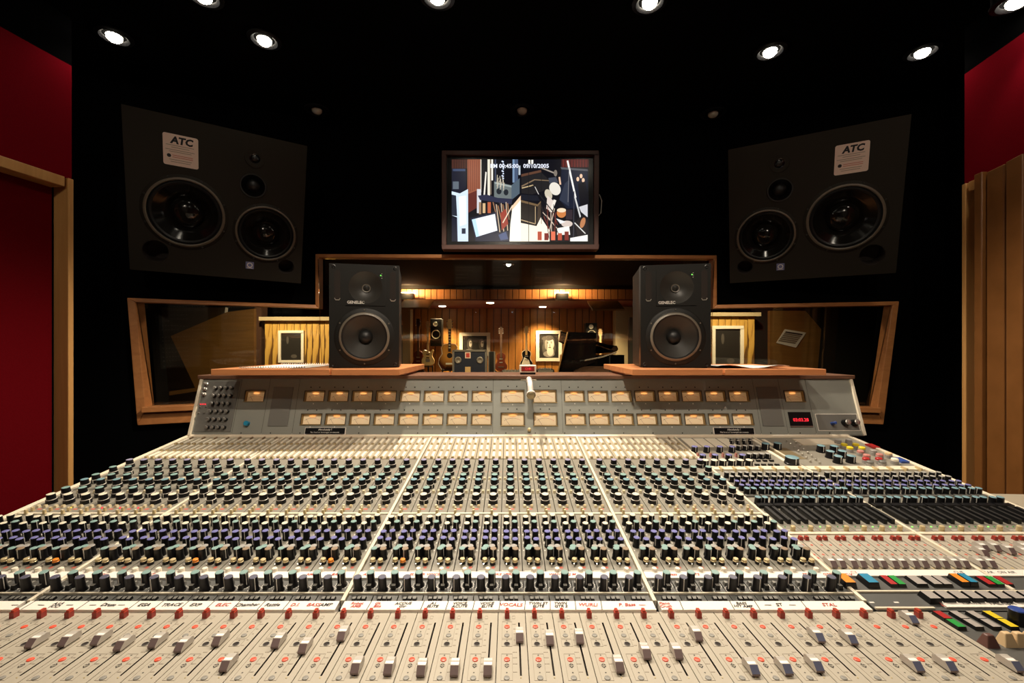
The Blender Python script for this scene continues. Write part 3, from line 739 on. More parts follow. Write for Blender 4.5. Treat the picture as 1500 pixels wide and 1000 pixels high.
# ---- monitor section on the right: narrow double strips
def mpos(x, v, h=0): return Vector((x, Ym(v), zmod(Ym(v)) + h)) - KO
def mon_mesh(p):
    b = MB(); g = .0005
    b.box(g, p - g, ly(779.5), ly(689), -.008, 0, 'console_grey')
    b.box(0, p, ly(689), ly(684), -.006, .004, 'trim_cream')
    b.box(0, p, ly(783), ly(780), -.006, .0025, 'trim_cream')
    b.box(g, p - g, ly(836), ly(783.3), -.008, 0, 'fader_beige')
    for q in (.28, .75): b.box(q * p - .0007, q * p + .0007, ly(833), ly(793), 0, .0002, 'seam')   # fader slots
    b.box(0, p, ly(845), ly(836.3), -.006, .003, 'tape')
    b.box(0, p, ly(848), ly(684), -.014, -.009, 'seam')
    return b.mesh('monitor_strip')
def mon_bits(p):
    b = MB()
    for q in (.28, .75):
        for v, m in ((798, 'print_red'), (806, 'print_black'), (812, 'print_red'), (817, 'print_red'), (832, 'gold')):
            b.lathe([(.0028, 0), (.0024, .0006)], 10, m, q * p - .007, ly(v), 0)
    b.box(.04 * p, .96 * p, ly(744.5), ly(740.5), 0, .008, 'black_plastic')
    b.box(.06 * p, .94 * p, ly(728), ly(725.5), 0, .004, 'button_dark')
    for q, m in ((.3, 'led_green'), (.62, 'green')): b.lathe([(.0016, 0), (.0012, .0015)], 8, m if random.random() < .5 else 'green', q * p, ly(771.5), 0)
    b.box(.44 * p, .56 * p, ly(691), ly(687), 0, .010, 'gold')
    for k in range(9): b.box(.1 * p + k * .003, .1 * p + k * .003 + .0016, ly(776.5), ly(775.5), 0, .0002, 'print_white')
    return b.mesh('small_controls', 'keep')
BAR = block(.0085, .064, .011, 'black_plastic', 'black_soft', .05).mesh('push_bar')
GB2 = MB(); GB2.lathe([(.0052, 0), (.005, .011), (.0042, .0118)], 12, 'gold'); GB2 = GB2.mesh('gold_button_round', 35)
RB2 = block(.0082, .0082, .008, 'red_dark', 'red_plastic').mesh('red_button_square')
mc = 0
for s, n in ((4, 7), (5, 8)):
    x0 = DIV[s] + .0045; p = (DIV[s + 1] - .0045 - x0) / n
    sm = mon_mesh(p)
    for c in range(n):
        st = inst(sm, 'monitor_strip', K, Vector((x0 + c * p, Y0, zmod(Y0))) - KO, (TA, 0, 0))
        stuff(inst(mon_bits(p), 'small_controls', st))
        for q in (.30, .74):
            r = lambda: (0, 0, random.uniform(-2, 2))
            for v, k in ((699, 'mon_white'), (705, 'mon_white'), (711.5, 'mon_purple'), (717.5, 'mon_purple'), (724, 'mon_teal'), (737.5, 'mon_teal')):
                inst(PT[k], 'monitor_knob', st, (p * q, ly(v), 0), r())
            inst(BAR, 'push_bar', st, (p * q, ly(757), 0))
            inst(RB2, 'red_button', st, (p * (q - .04 + (.06 if q < .5 else -.06)), ly(790), 0))
            v = 827 if (s == 4 or c < 1) else random.choice((804, 808, 811)) if c < 5 else 827
            inst(CAP, 'fader_knob', st, (p * q, ly(v), 0), (0, 0, 0))
        inst(GB2, 'gold_button', st, (p * .48, ly(777), 0))
# ---- routing row, dark panels and lit buttons at the right front
def panel(name, x0, x1, va, vb, m, h=0, th=.008):
    b = MB(); b.box(x0, x1, ly(vb), ly(va), -th, h, m)
    return b.build(name, K, Vector((0, Y0, zmod(Y0))) - KO, (TA, 0, 0))
panel('button_panel', .620, 1.25, 845.2, 866, 'console_dark')
panel('trim_strip', .620, 1.25, 866.2, 868, 'trim_cream', .003)
panel('blank_panel', .620, 1.25, 868.2, 894, 'console_dark')
panel('trim_strip', .620, .72, 890.5, 892.5, 'trim_cream', .003)
panel('scribble_strip', .742, 1.25, 882, 891, 'tape', .003)
for u, body, m in ((1208, 'STAL', 'ink_black'), (1250, 'C3', 'ink_red'), (1404, 'CUE', 'ink_black'), (1446, 'STAR', 'ink_black'), (1474, 'ON AIR', 'ink_black')):
    Y = Ym(840.5); lettering(body, .010, m, K, Vector(((u - 745) / 640 * Y, Y, zmod(Y) + .0034)) - KO, (TA, 0, 0), shear=.25)
for u, v, body, m in ((1380, 885, 'L', 'ink_red'), (1421, 882, 'MAIN', 'ink_black'), (1466, 883, 'TALKBK', 'ink_black')):
    Y = Ym(v + 3); lettering(body, .013, m, K, Vector(((u - 745) / 640 * Y, Y, zmod(Y) + .0034)) - KO, (TA, 0, 0), shear=.25)
def lit(u, v, w_, d, m, h=.009, n=1, label=None, ax='y'):
    Y = Ym(v); x = (u - 745) / 640 * Y
    ms = m if isinstance(m, (list, tuple)) else [m]
    o = empty('push_button', mpos(x, v), (TA, 0, 0), K) if len(ms) > 1 else None
    for i, k in enumerate(ms):
        b = MB(); e = .0009
        sub = block(w_, d, h, 'black_plastic', k, .1)
        b = sub
        off = (i - (len(ms) - 1) / 2)
        if o: inst(b.mesh('lit_cap'), 'lit_cap', o, (off * w_, 0, 0) if ax == 'x' else (0, -off * d, 0))
        else:
            o2 = inst(b.mesh('push_button'), 'push_button', K, mpos(x, v), (TA, 0, 0))
            if label: o2['label'] = label
for a in ((1238, 854, .022, .030, 'orange', .011, 1, 'orange push button'), (1271, 854, .022, .030, 'cyan', .011, 1, 'blue push button'), (1307, 853, .015, .028, ['red', 'green'], .006, 1, None, 'x'), (1342, 853, .022, .028, 'button_mid', .006),
          (1372, 853, .018, .028, ['button_mid', 'button_mid'], .006, 1, None, 'x'), (1410, 853, .016, .028, ['orange', 'cyan'], .010, 1, None, 'x'), (1456, 853, .016, .026, ['red', 'green', 'red'], .005, 1, None, 'x')): lit(*a)
for i in range(15): lit(1362 + i * 20.5, 878, .0228, .024, 'button_mid', .010)
for u in (1277, 1313):
    b = MB(); b.box(-.004, .004, -.0015, .0015, 0, .0003, 'print_white'); b.build('printed_mark', K, mpos((u - 745) / 640 * Ym(882), 882), (TA, 0, 0))
# master fader tray panel
def fpos(u, v, h=0): Y = Yf(v); return Vector(((u - 745) / 640 * Y, Y, zfad(Y) + h)) - KO
b = MB(); b.X = Matrix.Translation(-KO); b.hexa([(.7060, .46, zfad(.46) - .012), (1.25, .46, zfad(.46) - .012), (1.25, Y0 - .002, zfad(Y0) - .012), (.7060, Y0 - .002, zfad(Y0) - .012),
        (.7060, .46, zfad(.46)), (1.25, .46, zfad(.46)), (1.25, Y0 - .002, zfad(Y0)), (.7060, Y0 - .002, zfad(Y0))], 'console_dark'); b.build('master_panel', K)
def flit(u, v, ms, w_=.0145, d=.0215, h=.006, label=None):
    o = empty('push_button', fpos(u, v), (0, 0, 0), K)
    if label: o['label'] = label
    for i, k in enumerate(ms): inst(block(w_, d, h, 'black_plastic', k, .06).mesh('lit_cap'), 'lit_cap', o, (0, (.5 - i) * d, 0))
flit(1390, 911, ['red', 'green'], label='red over green push button'); flit(1415, 911, ['button_mid', 'button_mid']); flit(1440, 911, ['button_mid', 'button_mid']); flit(1465, 911, ['yellow', 'yellow'], label='yellow push button pair')
def fknob(u, v, m, r=.010, h=.022, name='knob', sq=False, label=None):
    b = MB()
    if sq: b = block(.020, .017, h, m, m, .28)
    else: b.lathe([(r * 1.05, 0), (r, .004), (r * .95, h * .94), (r * .85, h)], 18, 'black_plastic', mats=['black_plastic', 'black_plastic', m, m])
    o = b.build(name, K, fpos(u, v), smooth=None if sq else 35, bevel=.0015 if sq else 0)
    if label: o['label'] = label
fknob(1490, 913, 'blue', .011, .024, label='blue capped knob'); fknob(1512, 912, 'wood_knob', .009, .026)
fknob(1448, 944, 'brown_knob', sq=True, name='lever_knob', h=.016, label='dark brown lever knob')
for u in (1474, 1491, 1508): fknob(u, 943, 'wood_knob', sq=True, name='lever_knob', h=.018)
# ---- master panels behind the monitor strips
panel('master_panel', .620, .901, 641, 684, 'console_grey'); panel('master_panel', .909, 1.262, 641, 684, 'console_grey')
def mk(mesh, name, u, v, h=0, rot=0): return inst(mesh, name, K, mpos((u - 745) / 640 * Ym(v), v, h), (TA, 0, rot))
SK = pot('cap_grey', .0085, .016, .010); BK = pot('cap_purple', .010, .020, .011); CK = pot('cap_cream', .0105, .020, .0115)
TKN = pot('cap_blue', .0125, .022, .014, 16); BIG = pot('cap_blue', .0195, .022, .021, 20); SM = pot('cap_grey', .006, .014, .007)
for u in (1017, 1035, 1054, 1072): mk(BK, 'selector_knob', u, 662)
for u in (1029, 1047, 1067, 1087): mk(BK, 'selector_knob', u, 674.5)
for u in (1032.5, 1046, 1058.5, 1071.5, 1084, 1097): mk(CK, 'level_knob', u, 682.5)
for u in (1022, 1041, 1059, 1078): 
    b = block(.006, .010, .014, 'pink', 'cap_brown'); mk(b.mesh('lever'), 'lever', u, 669)
for i, (u0, v) in enumerate(((1071, 647.5), (1072, 650.5), (1082, 659), (1097, 671))):
    for k in range(4): mk(SM if i < 2 else SK, 'small_knob', u0 + k * 9.2, v)
for i, (u0, v) in enumerate(((1101, 675.5), (1109, 681.5))):
    for k in range(4): mk(block(.013, .008, .006, 'black_plastic', 'button_dark').mesh('dark_button'), 'dark_button', u0 + k * 9.7, v)
mk(TKN, 'selector_knob', 1121, 658); mk(TKN, 'selector_knob', 1138.5, 657.5); mk(BIG, 'master_knob', 1159.5, 679)
for k in range(4):
    b = MB(); b.box(-.019, .019, -.045, .045, 0, .002, 'bar_white'); mk(b.mesh('meter_cover'), 'meter_cover', 1012 + k * 18, 648.5)
for (u, v, l) in ((1133, 665, .15), (1110, 648, .06), (1125, 648, .06)):
    b = MB(); b.box(-.006, .006, -l / 2, l / 2, 0, .002, 'bar_white'); mk(b.mesh('light_bar'), 'light_bar', u, v)
b = MB(); b.box(-.035, .035, -.05, .05, 0, .0012, 'mesh_metal'); mk(b.mesh('grille'), 'grille', 1150, 664)
for k in range(14):
    u = 1152 + (k % 2) * 11 + k * 2.9; v = 647 + k * 2.5
    b = MB(); b.lathe([(.0035, 0), (.003, .007), (.002, .0085)], 8, 'satin_metal'); mk(b.mesh('toggle_stud'), 'toggle_stud', u, v)
b = MB(); b.box(-.065, .065, -.03, .03, 0, .004, 'rail_cream'); mk(b.mesh('cover_plate'), 'cover_plate', 1195, 648)
for u, v in ((1202, 661.5), (1221, 662), (1215.5, 670), (1233, 669.5), (1227, 677.5), (1246, 677)): mk(TKN, 'selector_knob', u, v)
CB = {}
for u, v, m in ((1227, 650.5, 'smoke'), (1243, 650, 'smoke'), (1236, 656.5, 'yellow'), (1253, 656.5, 'yellow'), (1244.5, 661.5, 'yellow'), (1262, 661.5, 'yellow'), (1260, 667, 'pink'), (1269, 673, 'pink'), (1279, 666, 'smoke'), (1288, 672, 'pink'),
                (1268, 678, 'red'), (1287, 678, 'red'), (1274, 683, 'button_dark'), (1292, 682.5, 'button_dark'), (1301, 670, 'wood_knob'), (1310, 679, 'button_white')):
    if m not in CB:
        q = MB(); q.lathe([(.0105, 0), (.0105, .010), (.0100, .0105), (.0098, .016), (.008, .0175)], 14, m, mats=['smoke', 'smoke', m, m, m]); CB[m] = q.mesh('lit_button_' + m, 35)
    mk(CB[m], 'lit_button', u, v)
b = MB(); b.box(-.012, .012, -.018, .018, 0, .006, 'red'); mk(b.mesh('red_block'), 'guarded_button', 1278, 654.5)['label'] = 'red guarded button'
b = MB(); b.box(-.013, .013, -.018, .018, 0, .006, 'blue'); mk(b.mesh('blue_block'), 'guarded_button', 1319, 675)['label'] = 'blue guarded button'
# ---- producer's wing beyond the right cheek
b = MB(); b.X = Matrix.Translation(-KO)
xa, xb = 1.278, 1.95
b.hexa([(xa, .80, zmod(.80) - .06), (xb, .80, zmod(.80) - .06), (xb, 1.19, zmod(1.17) - .06), (xa, 1.19, zmod(1.17) - .06), (xa, .80, zmod(.80) - .012), (xb, .80, zmod(.80) - .012), (xb, 1.15, zmod(1.13) - .004), (xa, 1.17, zmod(1.15) + .002)], 'console_beige')
W_ = b.build('side_wing', K, bevel=.004)
for k in range(10):
    b = MB(); b.box(-.02, .02, -.006, .006, 0, .003, 'gold'); b.build('socket', W_, Vector((1.31 + k * .06, 1.06 + (k % 2) * .04, zmod(1.06 + (k % 2) * .04) - .009)) - KO, (TA, 0, 0))
b = MB(); b.X = Matrix.Translation(-KO); b.box(1.5, 1.9, .9, 1.15, 0, zmod(.9) - .065, 'black_soft'); b.build('wing_pedestal', K)

# ================================================================ METER BRIDGE (part of the console)
BY0, BZ0 = 1.63, CZ - .331
ta = math.atan2(.07, .214); BL = .218
BR = empty('meter_bridge', Vector((0, BY0, BZ0)) - KO, (math.pi / 2 - ta, 0, 0), K)     # local x right, y up the panel, z towards the operator
XL, XR = -1.19, 1.327
rows = (.280 * BL, .685 * BL)
MX = [(-.745 + .0918 * i, .074, .0385) for i in range(8)] + [(.0155, .087, .046), (.139, .087, .046)] + [(.2526 + .0902 * i, .074, .0385) for i in range(8)]
EX = [(-.974, .072, .040), (1.097, .072, .040)]
b = MB()
def sheet(b, xs, y0, y1, holes, m):
    # flat panel with real rectangular openings, thickness behind it
    ex = sorted(set([xs[0], xs[1]] + [h[0] for h in holes] + [h[1] for h in holes])); ey = sorted(set([y0, y1] + [h[2] for h in holes] + [h[3] for h in holes]))
    for i in range(len(ex) - 1):
        for j in range(len(ey) - 1):
            cx, cy = (ex[i] + ex[i + 1]) / 2, (ey[j] + ey[j + 1]) / 2
            if any(h[0] < cx < h[1] and h[2] < cy < h[3] for h in holes): continue
            b.quad((ex[i], ey[j], 0), (ex[i + 1], ey[j], 0), (ex[i + 1], ey[j + 1], 0), (ex[i], ey[j + 1], 0), m)
segs = [(XL, -1.035), (-1.034, -.925), (-.924, -.81), (-.809, -.06), (-.059, .203), (.204, .945), (.946, 1.045), (1.046, 1.15), (1.151, XR)]
for (a, c_) in segs:
    b = MB(); hs = []
    for x, w_, h in MX:
        if a < x < c_:
            for r_ in rows: hs.append((x - w_ / 2, x + w_ / 2, round(r_ - h / 2, 5), round(r_ + h / 2, 5)))
    for x, w_, h in EX:
        if a < x < c_: hs.append((x - w_ / 2, x + w_ / 2, rows[1] - h / 2, rows[1] + h / 2))
    sheet(b, (a, c_), 0, BL, hs, 'bridge_grey')
    b.box(a, c_, -.0, .004, -.02, 0, 'bridge_dark')
    b.build('bridge_panel', BR)
b = MB(); b.box(XL, XR, 0, BL, -.05, -.046, 'seam'); b.build('bridge_back', BR)
for x, s in ((XL, -1), (XR, 1)):
    b = MB(); b.box(x - .006, x + .006, 0, BL + .012, -.05, .006, 'trim_cream'); b.build('end_cheek', BR, bevel=.002)
def meter(w_, h, face='meter_face'):
    b = MB(); d = -.010; t = .003
    a, c_, e, f = -w_ / 2, w_ / 2, -h / 2, h / 2
    b.box(a - .003, c_ + .003, f, f + .003, -.002, .002, 'bezel'); b.box(a - .003, c_ + .003, e - .003, e, -.002, .003, 'bezel_gold')
    b.box(a - .003, a, e, f, -.002, .002, 'bezel'); b.box(c_, c_ + .003, e, f, -.002, .002, 'bezel')
    b.quad((a, e, 0), (a, f, 0), (a + t, f - t, d), (a + t, e + t, d), 'bezel_gold'); b.quad((c_, e, 0), (c_, f, 0), (c_ - t, f - t, d), (c_ - t, e + t, d), 'bezel_gold')
    b.quad((a, f, 0), (c_, f, 0), (c_ - t, f - t, d), (a + t, f - t, d), 'bezel_gold'); b.quad((a, e, 0), (c_, e, 0), (c_ - t, e + t, d), (a + t, e + t, d), 'bezel_gold')
    o1 = b
    g = MB(); a += t; c_ -= t; e += t; f -= t; z = d + .0004
    g.quad((a, e, d), (c_, e, d), (c_, f, d), (a, f, d), face)
    n = 10; ps = []
    for i in range(n + 1):                                     # printed scale arc
        th = math.radians(128 - 76 * i / n); R = w_ * .62
        ps.append((R * math.cos(th), e - h * .55 + R * math.sin(th) * .95))
    for i in range(n):
        (x1, y1), (x2, y2) = ps[i], ps[i + 1]
        g.quad((x1, y1, z), (x2, y2, z), (x2, y2 + .0007, z), (x1, y1 + .0007, z), 'print_black' if i < 7 else 'print_red')
    g.quad((a * .30, e, z * .98), (a * .30 + .0008, e, z * .98), (a * .72 + .0008, e + (f - e) * .62, z * .98), (a * .72, e + (f - e) * .62, z * .98), 'print_black')
    l = MB(); l.lathe([(w_ * .17, 0), (w_ * .15, .003), (w_ * .06, .005)], 14, 'meter_lamp', sy=.22)
    return o1.mesh('vu_meter', False), g.mesh('meter_face', False), l.mesh('meter_lamp', False)
MM = {}
for (x, w_, h) in MX + EX:
    for r_ in rows:
        if (x, w_, h) in EX and r_ == rows[0]: continue
        if (w_, h) not in MM: MM[(w_, h)] = meter(w_, h)
        a, g, l = MM[(w_, h)]
        o = inst(a, 'vu_meter', BR, (x, r_, 0)); inst(g, 'meter_face', o); inst(l, 'meter_lamp', o, (0, h / 2 - .0058, -.0085))
b = MB()
for x, w_, h in MX:                                             # screws and lamps above each meter, numbers below
    for r_ in rows:
        for q in (-.018, .016): b.lathe([(.0026, 0), (.002, .0015)], 8, 'pit', x + q, r_ + h / 2 + .016, 0)
        b.box(x - .0018, x + .0018, r_ - h / 2 - .0115, r_ - h / 2 - .0075, 0, .0004, 'print_white')
for x in [-1.0 + .11 * i for i in range(21)]: b.lathe([(.0024, 0), (.002, .0012)], 8, 'pit', x, .010, 0)
stuff(b.build('screws_and_numbers', BR))
for x0, x1, y0, y1, m in ((-.905, -.83, .035, .185, 'bridge_dark'), (.955, 1.035, .035, .185, 'bridge_dark')):
    b = MB(); b.box(x0, x1, y0, y1, -.001, .003, m); b.build('blank_plate', BR, bevel=.001)
# engraved notices
for x, big in ((-.685, 'Absolutely !'), (.842, 'Absolutely !')):
    b = MB(); b.box(-.076, .076, -.013, .013, 0, .004, 'tape'); b.box(-.074, .074, -.0115, .0115, .004, .0052, 'black_plastic'); o = b.build('notice_plate', BR, (x, .017, 0))
    o['label'] = 'black engraved notice plate'
    lettering(big, .0105, 'print_white', o, (0, .0048, .0056), bold=.0001); lettering('No food or beverages on console', .0078, 'print_white', o, (0, -.0050, .0056))
# jack field with small knobs at the far left
b = MB(); b.box(XL + .012, -1.04, .014, BL - .010, -.001, .0025, 'bridge_dark'); b.build('knob_plate', BR, bevel=.001)
SKN = MB(); SKN.lathe([(.0065, 0), (.006, .010), (.0054, .0105), (.0052, .016), (.004, .017)], 12, 'black_plastic', mats=['black_plastic', 'black_plastic', 'cap_grey', 'cap_grey', 'satin_metal']); SKN = SKN.mesh('small_pot', 35)
for i in range(6):
    for j in range(4): inst(SKN, 'small_knob', BR, (-1.125 + j * .0205, .030 + i * .030, .0025))
CHK = MB(); CHK.lathe([(.008, 0), (.008, .006), (.0055, .007), (.005, .016), (.003, .017)], 14, 'chrome'); CHK = CHK.mesh('chrome_knob', 35)
for i in range(3): inst(CHK, 'chrome_knob', BR, (-1.165, .196 - i * .020, .0025))['label'] = 'chrome knob'
for i in range(3):
    b = MB(); b.lathe([(.0026, 0), (.0022, .003), (.001, .004)], 8, 'led_red'); b.build('indicator_lamp', BR, (-1.172 + i * .0085, .118, .0025))
for i in range(2):
    for j in range(2): 
        b = MB(); b.lathe([(.003, 0), (.0025, .006)], 8, 'satin_metal'); b.build('toggle_stud', BR, (-1.172 + i * .022, .085 + j * .022, .0025))
b = MB(); b.lathe([(.0095, 0), (.0095, .012), (.008, .014)], 16, 'cyan'); b.build('blue_button', BR, (-.982, .045, 0), smooth=35)['label'] = 'round blue button'
# clock readout and plug panel on the right
b = MB(); b.box(-.042, .042, -.026, .026, 0, .004, 'black_plastic'); b.box(-.042, .042, -.030, -.026, 0, .004, 'satin_metal'); o = b.build('tape_counter', BR, (1.10, .062, 0)); o['label'] = 'black counter with red digits'
lettering('03:03.28', .017, 'led_red', o, (0, -.004, .0045), bold=.0004)
b = MB(); b.box(1.162, 1.315, .020, .080, 0, .002, 'bridge_dark'); b.build('plug_plate', BR, bevel=.001)
b = MB(); b.box(1.160, 1.318, .018, .082, -.001, .001, 'tape'); b.build('plate_edge', BR)
b = MB(); b.lathe([(.006, 0), (.006, .02), (.004, .022)], 10, 'blue'); b.build('blue_toggle', BR, (1.215, .045, .002))['label'] = 'blue toggle'
for x in (1.262, 1.296):
    b = MB(); b.lathe([(.012, 0), (.011, .022), (.008, .024)], 14, 'chrome', mats=['black_plastic', 'satin_metal', 'chrome']); b.build('jack_plug', BR, (x, .048, .002), smooth=35)['label'] = 'chrome jack plug'
# talkback microphone on its curved stem
mic = empty('talkback_microphone', (.0775, BL - .012, 0), parent=BR)
b = MB(); path = [(0, .002, 0), (0, .003, .03), (0, -.004, .055), (.001, -.020, .072), (.002, -.042, .082), (.003, -.062, .088)]
b.tube(path, .0105, 14, 'mic_metal'); b.build('stem', mic, smooth=50)
b = MB(); b.tube([(.003, -.060, .087), (.0035, -.066, .092), (.004, -.074, .100)], [.0105, .0165, .0175], 18, 'mic_metal'); b.build('head', mic, smooth=50)
b = MB(); b.tube([(.004, -.0735, .0995), (.0042, -.077, .103), (.0043, -.079, .105)], [.0168, .0148, .008], 16, 'mesh_metal'); b.build('grille', mic, smooth=60)
b = MB(); b.box(-.03, .03, .006, .010, 0, .004, 'trim_cream'); b.build('clip', mic)
b = MB(); b.lathe([(.007, 0), (.007, .008), (.005, .013), (.002, .015)], 12, 'gold'); b.build('brass_stud', BR, (.077, .022, 0), smooth=40)['label'] = 'small brass stud'
# wooden top of the bridge
b = MB(); b.X = Matrix.Translation(-KO)
TZ = CZ - .1235
b.box(XL - .012, XR + .012, 1.688, 1.90, TZ, TZ + .014, 'cap_wood'); b.build('wooden_top', K, bevel=.002)
b = MB(); b.X = Matrix.Translation(-KO); b.box(XL, XR, 1.74, 1.88, .5, TZ, 'black_soft'); b.build('bridge_case', K)

# ================================================================ SHELVES, NEAR MONITORS, CLOCK
ZS = CZ - .078                         # top face of the shelves
TT = TZ + .014
shelves = []
for i, (xa, xb, xc, xd, lab) in enumerate(((-1.05, -.632, -1.05, -.632, 'orange wooden shelf carrying the torn ringed page, left end of the desk'), (-.625, -.385, -.625, -.385, 'orange wooden shelf under the left studio monitor'),
        (.435, .755, .435, .755, 'orange wooden shelf under the right studio monitor'), (.763, 1.12, .763, 1.12, 'orange wooden shelf carrying the curled paper sheets, right end of the desk'))):
    s = empty('shelf', ((xa + xb) / 2, 1.75, ZS)); tag(s, lab, 'shelf', 'orange wooden shelves across the meter bridge'); shelves.append(s)
    cx = (xa + xb) / 2
    b = MB(); b.X = Matrix.Translation((-cx, -1.75, 0))
    b.hexa([(xa, 1.54, -.022), (xb, 1.54, -.022), (xb, 2.0, -.022), (xa, 2.0, -.022), (xa, 1.54, 0), (xb, 1.54, 0), (xb, 2.0, 0), (xa, 2.0, 0)], 'shelf_wood')
    b.build('board', s, bevel=.002)
    for x in (xa + .035, xb - .035):                            # wedge brackets down to the bridge top
        b = MB(); b.X = Matrix.Translation((-cx, -1.75, -ZS))
        zb = TT + .0008
        b.prism([(1.57, ZS - .022), (1.70, zb), (1.88, zb), (1.98, ZS - .022)], x - .02, x + .02, 'shelf_wood', axis='x'); b.build('bracket', s)
def near_monitor(x, yaw, lab):
    W, H, D = .250, .386, .27
    o = tag(empty('studio_monitor', (x, 1.63, ZS), (0, 0, yaw)), lab, 'loudspeaker', 'pair of black two-way studio monitors')
    b = MB()                                                  # cabinet behind the baffle, front at y=0
    b.box(-W / 2, W / 2, .05, D, .003, H, 'cabinet_black'); b.build('cabinet', o, bevel=.004)
    inst(plate_mesh('baffle', [(-W / 2, .003), (W / 2, .003), (W / 2, H), (-W / 2, H)], [(0, .116, .0785), (.004, .300, .060)], .05, 'cabinet_black'), 'baffle', o)
    pl = inst(plate_mesh('tweeter_plate', [(-.068, .232), (.074, .232), (.074, .376), (-.068, .376)], [(.004, .300, .0600)], .003, 'cabinet_black'), 'tweeter_plate', o, (0, -.003, 0))   # waveguide plate
    b = MB(); ring(b, .004, .300, [(.0615, -.0032), (.058, -.001), (.046, .010), (.030, .020), (.0165, .025)], m='cone'); b.build('waveguide', o, smooth=60)
    b = MB(); ring(b, .004, .300, [(.0168, .026), (.0160, .020), (.0125, .022), (.0095, .021), (.006, .014), (.0008, .012)], 20, mats=['rubber', 'ring_grey', 'rubber', 'cone', 'cone']); b.build('tweeter_dome', o, smooth=50)
    for sx in (-.096, .102):
        b = MB(); n = 10; pts = [(sx + .0105 * math.cos(math.pi * k / n), .352 + .0105 * math.sin(math.pi * k / n)) for k in range(n + 1)] + [(sx - .0105 * math.cos(math.pi * k / n), .262 - .0105 * math.sin(math.pi * k / n)) for k in range(n + 1)]
        b.prism(pts, -.0012, .0, 'pit', axis='y'); b.build('port_slot', o)
        b = MB(); b.tube([(sx - .010, -.001, .258), (sx - .006, -.001, .2515), (sx + .006, -.001, .2515), (sx + .010, -.001, .258)], .0015, 6, 'satin_metal'); b.build('port_lip', o)
    b = MB()
    ring(b, 0, .116, [(.108, -.001), (.104, -.004), (.096, -.004), (.0905, -.006), (.0885, -.009), (.082, -.010), (.078, -.004), (.076, -.003)], 40, mats=['cabinet_black', 'cabinet_black', 'cabinet_black', 'ring_grey', 'ring_grey', 'rubber', 'rubber'])
    wf = b.build('woofer', o, smooth=50)
    b = MB(); ring(b, 0, .116, [(.077, -.003), (.060, .010), (.040, .024), (.026, .034)], 40); 
    cn = b.build('cone', wf, smooth=60)
    b = MB(); ring(b, 0, .116, [(.0265, .034), (.024, .024), (.018, .017), (.009, .0135), (.0008, .0125)], 24, m='rubber'); b.build('dust_cap', wf, smooth=60)
    for sx in (-.110, .110):
        for z in (.012, .374):
            b = MB(); ring(b, sx, z, [(.0075, -.001), (.006, -.003), (.004, -.001), (.0006, .001)], 12, m='rubber'); b.build('screw', o)
    for a in range(6):
        t = math.pi / 6 + a * math.pi / 3
        b = MB(); ring(b, .1005 * math.cos(t), .116 + .1005 * math.sin(t), [(.0028, -.004), (.0022, -.0062), (.0004, -.0062)], 8, m='ring_grey'); b.build('screw', wf)
    lettering('GENELEC', .0145, 'print_white', pl, (-.031, -.0012, .243), (math.pi / 2, 0, 0), bold=.00035)
    b = MB(); b.lathe([(.002, 0), (.0016, .002)], 8, 'led_green'); b.build('power_lamp', pl, (.058, -.0005, .346), (math.pi / 2, 0, 0))
    for k in range(3):
        b = MB(); b.box(-.0015, .0015, -.0006, .0006, 0, .0006, 'print_white'); b.build('printed_mark', pl, (.062, -.0005, .352 - k * .008), (math.pi / 2, 0, 0))
    b = MB(); b.box(-.115, .115, 0, .25, -.0, .003, 'rubber'); b.build('foot_pad', o, (0, .01, 0))
    return o
nm = [near_monitor(-.537, .21, 'black studio monitor with round woofer on the left shelf'), near_monitor(.622, -.17, 'black studio monitor with round woofer on the right shelf')]
ck = tag(empty('desk_clock', (.077, 1.75, TT)), 'small white digital clock on the wooden top of the meter bridge', 'clock')
b = MB(); b.box(-.030, .030, -.01, .03, 0, .008, 'black_plastic'); b.build('foot', ck)
b = MB(); b.box(-.033, .033, -.014, .03, .008, .037, 'button_white'); b.build('housing', ck, bevel=.002)
b = MB(); b.box(-.026, .026, -.0155, -.013, .013, .032, 'red_dark'); sc_ = b.build('screen', ck)
lettering('12:45', .012, 'led_red', sc_, (0, -.0158, .0225), (math.pi / 2, 0, 0))
# papers
def sheet_paper(name, x, y, w_, d, rz, lab, rings, curl):
    o = tag(empty(name, (x, y, ZS), (0, 0, rz)), lab, 'paper')
    nx, ny = 12, 8; b = MB(); vs = []
    for j in range(ny + 1):
        for i in range(nx + 1):
            u_, t = i / nx, j / ny
            z = .0015 + curl * (.5 + .5 * math.sin(u_ * 9 + t * 3)) * (1 - t) ** 2
            vs.append((-w_ / 2 + w_ * u_, -d / 2 + d * t + (.004 * math.sin(i * 2.1) if j == 0 and not rings else 0), z))
    fs = [(j * (nx + 1) + i, j * (nx + 1) + i + 1, (j + 1) * (nx + 1) + i + 1, (j + 1) * (nx + 1) + i) for j in range(ny) for i in range(nx)]
    b.add(vs, fs, 'paper'); p_ = b.build('page', o, smooth=60)
    so = p_.modifiers.new('thickness', 'SOLIDIFY'); so.thickness = .0006
    if rings:
        b = MB()
        for e in (-1, 1):
            for k in range(26):
                yy = -w_ / 2 + w_ * (k + .5) / 26
                b.tube([(yy, e * d / 2 - e * .004, .001), (yy, e * d / 2 + e * .003, .007), (yy, e * d / 2 + e * .009, .001)], .0012, 5, 'paper' if e > 0 else 'print_grey')
        stuff(b.build('torn_ring_edge', o))
    return o
sheet_paper('notepad_page', -.862, 1.74, .24, .30, .02, 'white ring-bound page lying on the left shelf, its torn edge frayed', True, .001)
sheet_paper('curled_sheet', .90, 1.73, .25, .30, -.1, 'white paper sheet with a curled front edge on the right shelf', False, .012)
